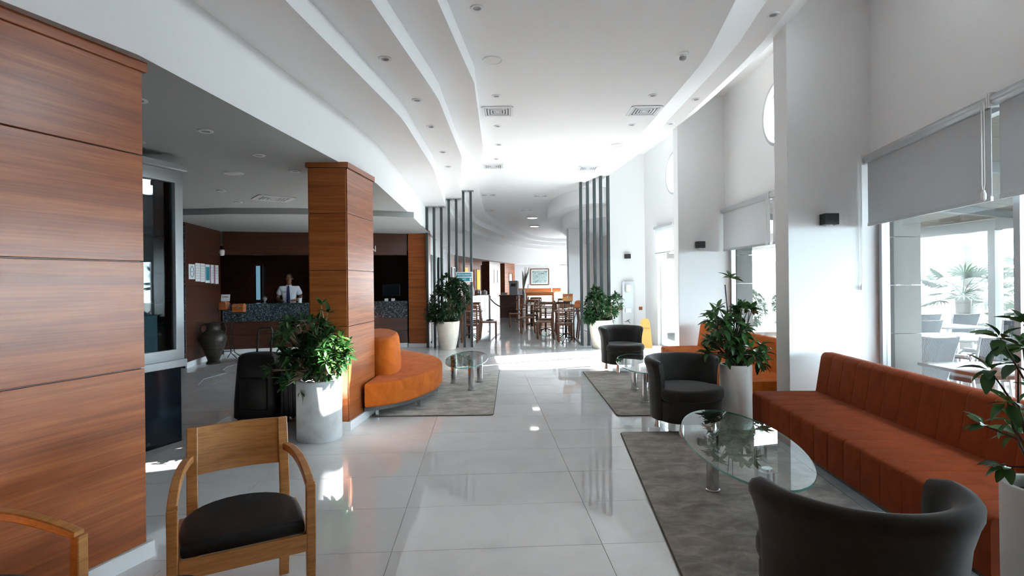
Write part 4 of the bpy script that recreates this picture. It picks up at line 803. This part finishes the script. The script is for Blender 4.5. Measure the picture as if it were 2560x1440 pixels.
for s in (-1, 1):
    sh = nv((s*.185, 0, 1.405), (.058, .058), chs); el = nv((s*.265, .0, 1.175), (.042, .042), sh); fo = nv((s*.21, -.14, 1.13), (.037, .037), el); wr = nv((s*.13, -.27, 1.125), (.026, .024), fo); pm = nv((s*.105, -.335, 1.12), (.036, .016), wr)
    for k, (dx, dy) in enumerate(((.034, -.075), (.014, -.092), (-.006, -.088), (-.026, -.07))):
        f1 = nv((s*.105+s*dx*.8, -.335+dy*.55, 1.122), .009, pm); f2 = nv((s*.105+s*dx, -.335+dy, 1.108), .008, f1)
    t1 = nv((s*.105-s*.045, -.325, 1.118), .0095, pm); nv((s*.105-s*.06, -.35, 1.106), .0085, t1)
    hi = nv((s*.09, 0, .88), (.085, .09), pv); kn = nv((s*.1, -.01, .49), (.06, .062), hi); an = nv((s*.1, .03, .09), (.042, .045), kn); nv((s*.11, -.1, .045), (.042, .032), an)
skinned('body', V, E_, RD, 'skin', pe)
V = []; E_ = []; RD = []
a = nv((0, 0, .93), (.165, .125)); b = nv((0, 0, 1.14), (.152, .112), a); c = nv((0, 0, 1.34), (.172, .122), b); nv((0, -.012, 1.462), (.072, .07), c)
for s in (-1, 1): d = nv((s*.188, 0, 1.405), (.076, .076), c); nv((s*.245, 0, 1.235), (.072, .072), d)
sh = skinned('shirt', V, E_, RD, 'shirt', pe)
V = []; E_ = []; RD = []
a = nv((0, 0, .94), (.158, .118))
for s in (-1, 1): b = nv((s*.09, 0, .86), (.098, .10), a); c = nv((s*.1, -.01, .49), (.078, .08), b); nv((s*.1, .02, .1), (.066, .07), c)
skinned('trousers', V, E_, RD, 'trousers', pe)
m = MB(); rows = []
for z, hw, y in ((1.47, .022, -.088), (1.445, .018, -.098), (1.40, .024, -.122), (1.25, .034, -.132), (1.10, .040, -.128), (1.02, .036, -.132), (.99, .004, -.132)): rows.append([(-hw, y, z), (0, y-.008, z), (hw, y, z)])
m.grid(rows); m.build('tie', 'tie', pe, fix=False, ang=60)
for s in (-1, 1): MB().add([(s*.002, -.093, 1.475), (s*.06, -.055, 1.50), (s*.068, -.075, 1.465), (s*.035, -.10, 1.435)], [(0, 1, 2, 3)]).build('collar', 'shirt', pe)
MB().box((-.085, -.117, 1.325), (.075, .006, .05), mat=Matrix.Rotation(.1, 3, 'X')).build('shirt_emblem', 'grey_print', pe)
m = MB(); rows = []
for k in range(7):
    t = k/6; z = 1.655+.105*math.sin(t*PI/2); r = math.cos(t*PI/2)**.7; rows.append([(.079*r*math.cos(2*PI*i/20), -.038+.093*r*math.sin(2*PI*i/20)+.012*(1-t), z-(0.03*math.sin(2*PI*i/20) if math.sin(2*PI*i/20) < 0 else .05*math.sin(2*PI*i/20))*(-1 if math.sin(2*PI*i/20) < 0 else 1)*(1-t)) for i in range(20)])
m.grid(rows, closed=True); m.build('hair', 'hair', pe, ang=80)
MB().tube([(0, -.135, 1.645), (0, -.158, 1.612), (0, -.145, 1.603)], [.008, .014, .009], 8).build('nose', 'skin', pe)
for s in (-1, 1):
    MB().lathe([(0, -.018), (.012, -.01), (.014, .008), (0, .02)], (s*.076, -.05, 1.63), 8).build('ear', 'skin', pe); MB().box((s*.03, -.138, 1.648), (.026, .008, .007)).build('eye', 'hair', pe); MB().box((s*.03, -.14, 1.662), (.034, .008, .006)).build('eyebrow', 'hair', pe)
MB().box((0, -.140, 1.575), (.04, .008, .008)).build('mouth', 'red_mark', pe)

# ------------------------------------------------------------------ restaurant
def dining_chair():
    o = thing('dining_chair', 'x', 'chair', group='wooden dining chairs')
    MB().rprism([(-.20, -.21), (.20, -.21), (.19, .2), (-.19, .2)], .43, .46, .01).build('seat', 'wood_dining', o)
    for s in (-1, 1):
        MB().bar((s*.18, -.18, 0), (s*.18, -.18, .43), .038, .038).build('leg', 'wood_dining', o); m = MB(); m.bar((s*.185, .24, 0), (s*.185, .195, .45), .038, .038); m.bar((s*.185, .195, .44), (s*.185, .255, .93), .036, .036); m.build('back_post', 'wood_dining', o)
    MB().box((0, .252, .90), (.34, .022, .075)).build('top_rail', 'wood_dining', o)
    sm = MB().box((0, 0, 0), (.34, .016, .024)).mesh('slat', 'wood_dining')
    for k in range(6): obj('slat', sm, o, (0, .205+.0075*k, .56+.05*k))
    MB().box((0, -.18, .40), (.34, .022, .05)).build('apron', 'wood_dining', o); MB().box((0, .02, .2), (.36, .02, .02)).build('stretcher', 'wood_dining', o)
    return o
def dining_table(loc, lb):
    o = thing('dining_table', lb, 'table', loc, group='small dining tables'); MB().rprism([(-.35, -.35), (.35, -.35), (.35, .35), (-.35, .35)], .715, .74, .008).build('tabletop', 'wood_dining', o); MB().lathe([(.03, .02), (.03, .715)], n=14).build('pedestal', 'iron', o)
    for k in range(4): a = R(45+90*k); MB().tube([(.03*math.cos(a), .03*math.sin(a), .12), (.18*math.cos(a), .18*math.sin(a), .08), (.3*math.cos(a), .3*math.sin(a), .012)], .012, 6).build('foot', 'iron', o)
TB = [((1.42, 14.35), 'small dining table in the first row behind the right posts'), ((.98, 16.0), 'small dining table in the second row toward the rope stand'), ((.65, 18.0), 'small dining table in the third row toward the rope stand'), ((2.35, 14.6), 'small dining table in the first row by the window wall'), ((2.65, 16.6), 'small dining table in the second row by the window wall'), ((1.75, 18.8), 'small dining table behind the pale pillar'), ((-1.15, 14.45), 'small dining table behind the left divider posts'), ((.9, 20.4), 'farthest small dining table in front of the buffet')]
for (x, y), lb in TB: dining_table((x, y, 0), lb)
dn = dining_chair(); dn.location = (1.33, 13.66, 0); dn.rotation_euler.z = R(180); dn['label'] = 'slatted dining chair nearest the viewer with its back turned before the right posts'
CH = [(1.95, 14.35, 90, 'slatted dining chair at the window end of the first row table'), (.84, 14.35, -90, 'slatted dining chair at the aisle end of the first row table'), (1.42, 15.0, 0, 'slatted dining chair on the far side of the first row table'), (.95, 15.35, 180, 'slatted dining chair with its back turned in the second row'), (.42, 16.0, -90, 'slatted dining chair at the aisle end of the second row table'), (1.5, 16.1, 90, 'slatted dining chair at the pillar end of the second row table'), (.62, 17.35, 180, 'slatted dining chair with its back turned in the third row'), (.1, 18.0, -90, 'slatted dining chair by the aisle beyond the rope stand table'), (1.15, 18.1, 90, 'slatted dining chair at the pillar end of the third row table'), (2.3, 13.95, 180, 'slatted dining chair seen between the right divider posts'), (2.8, 14.65, 90, 'slatted dining chair against the window wall behind the posts'), (2.55, 15.95, 180, 'slatted dining chair in the second row by the window wall'), (1.7, 18.15, 180, 'slatted dining chair beside the pale pillar'), (.85, 19.75, 180, 'slatted dining chair at the farthest table before the buffet'), (.35, 20.4, -90, 'slatted dining chair at the aisle end of the farthest table'), (-1.07, 13.74, 180, 'slatted dining chair with its back turned behind the left posts'), (-1.1, 15.12, 0, 'slatted dining chair facing the viewer behind the left posts'), (-.62, 14.45, 90, 'slatted dining chair at the aisle side of the left table')]
for x, y, a, lb in CH: dup(dn, (x, y, 0), R(a), lb)
iron_stand((1.46, 13.05, 0), R(-8), 'black wrought iron stand among the dining chairs beside the posts', 1.03, .87)
chest((1.33, 13.07, 1.03), R(-6), 'orange wooden chest standing high above the dining chairs', .25, .17); chest((1.58, 13.02, .87), R(80), 'domed wooden chest seen end on beside the right posts', .2, .17)
for k, (x, y) in enumerate(((.95, 16.0), (1.5, 14.45))):
    o = thing('table_plant', ['tiny green plant on the second row dining table', 'tiny green plant on the first row dining table'][k], 'plant', (x, y, .74)); MB().lathe([(.03, 0), (.04, .08), (.036, .08), (.03, .01)], n=14).build('pot', 'plastic_white', o); rr = random.Random(k); m = MB(); LV_ = leaf_mesh('leaf', .1, .02, 'leaf')
    for q in range(16): d = Vector((rr.uniform(-1, 1), rr.uniform(-1, 1), rr.uniform(1, 2.6))); mm = rot_to(d, rr.random()*3); m.add([mm @ Vector(u)+Vector((0, 0, .07)) for u in LV_[0]], LV_[1])
    tag(m.build('foliage', 'leaf', o, fix=False), kind='stuff')
# rope stands
for k, x in enumerate((-.88, .26)):
    o = thing('rope_post', ['chrome rope post nearest the bar columns', 'chrome rope post beside the service cabinet'][k], 'post', (x, 21.4, 0), group='chrome rope posts'); MB().lathe([(.16, 0), (.16, .012), (.06, .03), (.024, .04)], n=24).build('base', 'iron', o); MB().lathe([(.024, .03), (.024, .86)], n=14).build('pole', 'steel', o); MB().lathe([(.03, .86), (.04, .885), (.03, .91), (.045, .94), (0, .965)], n=16).build('finial', 'chrome', o)
o = MB().tube([(-.88+1.14*t/14, 21.4, .86-.36*(1-(2*t/14-1)**2)) for t in range(15)], .022, 8).build('barrier_rope', 'wood_dark'); tag(o, 'dark red rope sagging between the two chrome posts', 'rope')
# bar counter
bc = thing('bar_counter', 'pale fronted restaurant bar counter in front of the wood columns', 'counter', (-1.62, 23.3, 0), R(-12))
MB().box((0, 0, .45), (.5, 2.9, .9)).build('body', 'wood_table', bc); MB().box((0, 0, .92), (.62, 3.0, .04)).build('worktop', 'granite', bc)
for k in range(4): MB().box((.262, -1.06+.71*k, .5), (.02, .66, .7)).build('front_panel', 'plastic_white', bc)
for k, (x, y, h, r, mt, lb) in enumerate([(-1.75, 22.9, .4, .13, 'plastic_white', 'white coffee urn on the bar counter behind the posts'), (-1.5, 23.9, .2, .14, 'steel', 'steel pan on the bar counter'), (-1.25, 24.7, .16, .12, 'paper', 'white bowl on the bar counter nearest the column')]):
    o = thing('bar_vessel', lb, 'vessel', (x, y, .94)); MB().lathe([(r*.9, 0), (r, h*.2), (r, h*.8), (r*.8, h)], n=20, capt=True).build('body', mt, o); MB().lathe([(r*.3, h), (r*.3, h+.03), (0, h+.05)], n=12).build('lid_knob', 'steel', o)
def wallpt(u):
    best = min(WB2, key=lambda p: abs(p[0]/p[1]-u)); return best
for k, (px, z, hgt) in enumerate(((1155, 1.95, .5), (1190, 1.62, 1.0))):
    x, y = wallpt((px-1280)/1360); o = thing('wall_light_panel', ['amber lit wall niche behind the restaurant sign', 'tall amber lit wall niche behind the last left post'][k], 'light', (x+.12, y-.06, z), R(-20)); MB().box((0, 0, 0), (.03, .35, hgt)).build('lit_panel', 'amber', o); MB().box((-.03, 0, 0), (.02, .42, hgt+.06)).build('frame', 'wood_dark', o)
def picture(loc, rz, w_, h_, lb, mat='painting', fr='wood_table'):
    o = thing('framed_picture', lb, 'picture', loc, rz); fw = .05*max(w_, .5)
    for a, b, c, d in ((-w_/2, -h_/2, w_/2, -h_/2), (w_/2, -h_/2, w_/2, h_/2), (w_/2, h_/2, -w_/2, h_/2), (-w_/2, h_/2, -w_/2, -h_/2)): MB().bar((a, 0, b), (c, 0, d), fw, .04, (0, 1, 0)).build('frame_side', fr, o)
    MB().box((0, .012, 0), (w_, .01, h_)).build('mount', 'paper', o); MB().box((0, .004, 0), (w_*.82, .008, h_*.78)).build('print', mat, o)
picture((1.58, 30.97, 1.75), 0, 1.03, .9, 'framed blue and white painting on the restaurant end wall')
picture((-.78, 26.25, 1.75), R(73), .5, .62, 'framed blue picture on the nearer wood column'); picture((-.08, 29.2, 1.7), R(68), .45, .5, 'framed white notice on the farther wood column', 'paper')
wp = [p for p in WR if 18.3 < p[1] < 19.6][0]; picture((wp[0]+.06, wp[1], 1.75), R(84), .5, .5, 'framed white notice beside the corridor behind the left posts', 'paper')
jb = MB().box((wp[0]-.06, wp[1]+.1, 1.23), (.16, 1.3, 2.46)).build('trim_2', 'wood_panel'); struct(jb, 'wood jamb at the start of the restaurant bar', 'trim')
sc = thing('service_cabinet', 'dark wood service cabinet behind the rope posts', 'cabinet', (-.05, 23.0, 0)); MB().box((-.12, .1, .45), (.7, .55, .9)).build('body', 'wood_dark', sc); MB().box((.36, 0, .45), (.24, .6, .9)).build('side_panel', 'wood_panel', sc); MB().box((.02, .05, .92), (1.05, .72, .04)).build('worktop', 'wood_dark', sc)
o = thing('juice_machine', 'grey boxy drinks machine on the service cabinet', 'machine', (.05, 23.05, .94)); MB().box((0, 0, .3), (.34, .4, .6)).build('body', 'lens', o); MB().box((.2, 0, .3), (.06, .38, .58)).build('side_plate', 'plastic_white', o); MB().box((0, -.205, .42), (.2, .01, .12)).build('panel', 'black', o)
for k in range(5): o = MB().lathe([(.08, 0), (.13, .012), (.135, .018), (.07, .008)], (-.32, 22.85, .945+.02*k), 20).build('plate', 'paper'); tag(o, '%s white plate from the bottom of the stack on the service cabinet' % ORD[k], 'plate', 'stacked plates')
o = thing('tablet_sign', 'white info stand beside the drinks machine', 'stand', (.36, 22.8, .94)); MB().box((0, 0, .12), (.14, .02, .24)).build('card', 'paper', o); MB().box((0, 0, .006), (.16, .1, .012)).build('foot', 'plastic_white', o)
bf = thing('buffet_table', 'wooden buffet table under the framed painting', 'table', (1.5, 29.6, 0)); MB().box((0, 0, .9), (1.6, .7, .06)).build('tabletop', 'wood_chair', bf); MB().box((0, 0, .8), (1.5, .62, .14)).build('apron', 'wood_panel', bf)
for x in (-.72, .72):
    for y in (-.28, .28): MB().box((x, y, .37), (.07, .07, .74)).build('leg', 'wood_panel', bf)
o = thing('sneeze_guard', 'curved glass guard with chrome rails over the buffet table', 'guard', (1.5, 29.5, .93))
for x in (-.65, .65): MB().tube([(x, .1, 0), (x, .1, .3), (x, 0, .4), (x, -.25, .38), (x+.03, -.32, .3)], .018, 8).build('rail', 'chrome', o)
MB().box((0, -.1, .40), (1.3, .34, .008)).build('glass_shelf', 'glass_frost', o); MB().tube([(-.65, .0, .41), (.65, 0, .41)], .015, 8).build('rail', 'chrome', o)
o = thing('plume_vase', 'tall dried plume arrangement against the restaurant end wall', 'plant', (.62, 30.4, 0)); MB().lathe([(.14, 0), (.2, .3), (.14, .8), (.1, 1.0), (.12, 1.05)], n=20).build('vase', 'bronze', o); m = MB(); rr = random.Random(4)
for k in range(16): dx, dy = rr.uniform(-.12, .38), rr.uniform(-.2, .1); m.tube([(0, 0, .9), (dx*.3, dy*.3, 1.4), (dx, dy, 1.9+rr.random()*.45)], [.006, .03, .008], 5)
tag(m.build('plumes', 'bark', o, fix=False), kind='stuff')

# ------------------------------------------------------------------ terrace outside the windows
gr = MB().box((24, 14, -.15), (40.2, 70, .25)).build('ground', 'sand'); struct(gr, 'pale sunlit ground beyond the terrace', 'ground')
te = MB().box((6.1, 4, -.06), (4.4, 18, .16)).build('floor', 'terrace'); struct(te, 'pale terrace paving outside the windows', 'floor')
cp = thing('canopy', 'beige slatted terrace canopy outside the near window', 'canopy', (0, 0, 0)); cp['kind'] = 'structure'
def czn(x): return 2.95-(x-3.9)*.105
for k in range(38):
    y = -4+.40*k; MB().bar((3.85, y+.2, czn(3.85)), (8.2, y+.2, czn(8.2)), .392, .05).build('plank', 'canopy', cp)
for k in range(7): MB().bar((3.85, -3.6+2.4*k, czn(3.85)-.08), (8.15, -3.6+2.4*k, czn(8.15)-.08), .07, .12).build('rafter', 'screen_metal', cp)
MB().box((8.0, 3.6, 2.37), (.12, 15.2, .18)).build('front_beam', 'screen_metal', cp)
for k, y in enumerate((-3.4, -.6, 2.2, 4.6, 6.8, 9.0, 11.05)): MB().box((8.0, y, 1.15), (.14, .14, 2.3)).build('front_post', 'screen_metal', cp)
for k in range(6):
    y0, y1 = (-3.4, -.6, 2.2, 4.6, 6.8, 9.0, 11.05)[k:k+2]; MB().box((8.0, (y0+y1)/2, 1.15), (.01, y1-y0-.16, 2.2)).build('screen_pane', 'glass', cp)
for k, (y, lb) in enumerate(((5.55, 'tall stone clad pier outside the near window'), (9.33, 'tall stone clad pier outside the middle window'))):
    o = thing('stone_pier', lb, 'pillar', (3.92, y, 0)); o['kind'] = 'structure'
    for j in range(6): MB().box((0, 0, .24+.48*j), (.27, .32, .474)).build('stone', 'stone', o, bev=.004)
def rattan_chair():
    o = thing('rattan_chair', 'x', 'chair', group='rattan chairs on the terrace')
    m = MB(); rows = []
    for z, hw, y in ((.44, .22, .2), (.55, .235, .22), (.75, .25, .27), (.88, .255, .31)): rows.append([(-hw, y+.0, z), (-hw*.5, y+.035, z), (0, y+.045, z), (hw*.5, y+.035, z), (hw, y, z)])
    rb = [[(x, y+.025, z) for x, y, z in r] for r in rows]; m.grid(rows); m.grid(rb); m.grid([rows[-1], rb[-1]]); m.grid([[r[0] for r in rows], [r[0] for r in rb]]); m.grid([[r[-1] for r in rows], [r[-1] for r in rb]]); m.build('backrest', 'rattan', o)
    MB().rprism([(-.23, -.24), (.23, -.24), (.23, .22), (-.23, .22)], .40, .45, .015).build('seat', 'rattan', o)
    for s in (-1, 1):
        MB().tube([(s*.25, -.22, 0), (s*.26, -.22, .62), (s*.26, -.18, .65), (s*.26, .22, .66)], .015, 8).build('arm_frame', 'steel', o); MB().tube([(s*.22, .28, 0), (s*.23, .21, .45), (s*.255, .315, .89)], .015, 8).build('back_leg', 'steel', o); MB().box((s*.26, 0, .675), (.045, .34, .02)).build('armrest', 'white_metal', o)
    return o
rt = rattan_chair(); rt.location = (4.28, 5.86, .02); rt.rotation_euler.z = R(-172); rt['label'] = 'grey rattan chair back just outside the glass beside the stone pier'
for x, y, a, lb in [(4.90, 5.82, -170, 'grey rattan chair back in the middle of the near window'), (4.22, 3.5, 10, 'rattan chair at the picture edge behind the overhanging plant'), (5.85, 8.05, -175, 'rattan chair near the terrace screen by the stone pier'), (5.45, 6.1, 190, 'rattan chair with its back turned before the white terrace table'), (6.85, 9.35, -170, 'far rattan chair below the palm trunk'), (7.45, 9.3, -170, 'far rattan chair by the second screen post'), (7.2, 7.9, 170, 'rattan chair at the terrace middle before the second screen post'), (6.1, 6.2, 160, 'rattan chair behind the plant leaves at the picture edge'), (4.6, 7.5, 150, 'rattan chair seen through the middle window'), (5.3, 9.4, 130, 'second rattan chair seen through the middle window')]: dup(rt, (x, y, .02), R(a), lb)
def tterrace(x, y, mt, lb, s=.4):
    o = thing('terrace_table', lb, 'table', (x, y, .02)); MB().rprism([(-s, -s), (s, -s), (s, s), (-s, s)], .70, .73, .008).build('tabletop', mt, o); MB().lathe([(.035, .02), (.035, .7)], n=14).build('pedestal', 'steel', o); MB().rprism([(-.22, -.22), (.22, -.22), (.22, .22), (-.22, .22)], 0, .02, .005).build('base', 'steel', o)
tterrace(4.03, 4.55, 'terrace_wood', 'brown terrace table right outside the near window', .37); tterrace(5.75, 7.05, 'screen_metal', 'white terrace table beyond the near rattan chairs', .45); tterrace(6.9, 8.6, 'screen_metal', 'far white terrace table by the glass screen', .34); tterrace(4.75, 8.35, 'screen_metal', 'white terrace table outside the middle window')
o = thing('ashtray', 'small glass ashtray on the brown terrace table', 'ashtray', (3.95, 4.42, .75)); MB().lathe([(.05, 0), (.055, .035), (.045, .035), (.04, .01)], n=18).build('bowl', 'steel', o); MB().lathe([(.03, .012), (.0, .012)], n=12, capb=False).build('ash', 'lens', o)
def palm(x, y, h, nf, L, lb, seed, tr=.14, fan=True):
    o = thing('palm_tree', lb, 'tree', (x, y, -.02)); rr = random.Random(seed)
    MB().lathe([(tr*1.25, 0), (tr, .25), (tr*.95, h*.6), (tr*1.05, h)], n=14, capt=True).build('trunk', 'bark', o); m = MB()
    for k in range(nf):
        a = rr.random()*2*PI; el = rr.uniform(-.3, 1.25); d = Vector((math.cos(a)*math.cos(el), math.sin(a)*math.cos(el), math.sin(el))); b = Vector((0, 0, h)); tip = b+d*L*.55; side = d.cross(Vector((0, 0, 1))).normalized(); up = side.cross(d)
        m.tube([b, b.lerp(tip, .5)+Vector((0, 0, .03)), tip], [.012, .01, .006], 4, cap=False)
        for q in range(13):
            t = (q/12-.5)*2; ang = t*1.5; dd = d*math.cos(ang)+side*math.sin(ang); e = tip+dd*L*.5*(1-.25*abs(t))+Vector((0, 0, -.10*L)); w_ = up.cross(dd).normalized()*.02
            m.add([tip-w_*.4, tip+w_*.4, tip.lerp(e, .55)+w_+Vector((0, 0, .03)), e, tip.lerp(e, .55)-w_+Vector((0, 0, .03))], [(0, 1, 2, 3, 4)])
    tag(m.build('fronds', 'palm', o, fix=False), kind='stuff')
palm(9.7, 11.7, 1.15, 26, .95, 'low fan palm beyond the terrace screen near the stone pier', 1); palm(10.2, 10.2, 1.5, 26, 1.0, 'fan palm beyond the second screen post', 2); palm(10.6, 12.6, 6.5, 20, 1.6, 'tall palm trunk rising past the canopy edge', 3, .17); palm(10.4, 11.1, .6, 22, .8, 'short palm between the trunk and the second screen post', 4); palm(8.95, 14.0, 1.0, 24, .9, 'bushy palm seen through the middle window', 5); palm(9.6, 8.2, 1.3, 26, 1.0, 'fan palm at the picture edge beyond the screen', 6)
hw = MB().box((6.6, 15.6, 1.0), (5.0, .2, 2.0)).build('wall_back', 'white'); struct(hw, 'white garden wall beyond the terrace', 'wall')
for k, (x, y) in enumerate(((5.2, 14.9), (6.4, 14.9), (7.6, 14.8))):
    o = thing('garden_shrub', ['round garden shrub nearest the glass door', 'middle round garden shrub by the white garden wall', 'outermost round garden shrub by the white garden wall'][k], 'shrub', (x, y, -.02)); rr = random.Random(30+k); tp = crown(rr, 110, [(0, 0, .75, .5, .45, .55)]); branches(o, (0, 0, 0), tp[:20], rr, 'stem_dark', .012); foliage(o, tp, leaf_mesh('leaf', .12, .05, 'palm'), rr, 6, 0, mat='palm')
hc = MB().box((6.6, 22.5, 2.7), (6.0, 18, .12)).build('lightblock', 'canopy'); struct(hc, 'unseen beige awning added to keep sun off the restaurant windows', 'lightblock')  # added out of view to shade the restaurant from direct sun

# ------------------------------------------------------------------ sub-parts: small pieces belong to the part that carries them
SUB = {'wooden_chest': [('lid', ['clasp'])], 'monitor': [('screen', ['display'])], 'person': [('shirt', ['collar', 'tie', 'shirt_emblem']), ('body', ['hair', 'nose', 'ear', 'eye', 'eyebrow', 'mouth'])], 'roller_blind': [('chain', ['chain_weight'])],
       'caution_sign': [('panel', ['lettering', 'warning_mark'])], 'juice_machine': [('body', ['panel', 'side_plate'])], 'bar_vessel': [('body', ['lid_knob'])], 'framed_picture': [('mount', ['print'])], 'notice': [('sheet', ['print', 'print_line', 'seal', 'edge_band'])],
       'suitcase': [('shell', ['rib', 'front_pocket'])], 'sanitiser_stand': [('board', ['dispenser', 'drip_tray', 'bird_mark'])], 'info_card_stand': [('card', ['print'])], 'wall_lamp': [('housing', ['lens'])], 'ceiling_vent': [('frame', ['louvre', 'centre_plate'])], 'smoke_detector': [('base', ['chamber'])]}
for root in [o for o in S.objects if o.parent is None]:
    for part, kids in SUB.get(root.name.split('.')[0], []):
        ch = list(root.children); host = [c for c in ch if c.name.split('.')[0] == part]
        if host:
            for c in ch:
                if c.name.split('.')[0] in kids: c.parent = host[0]
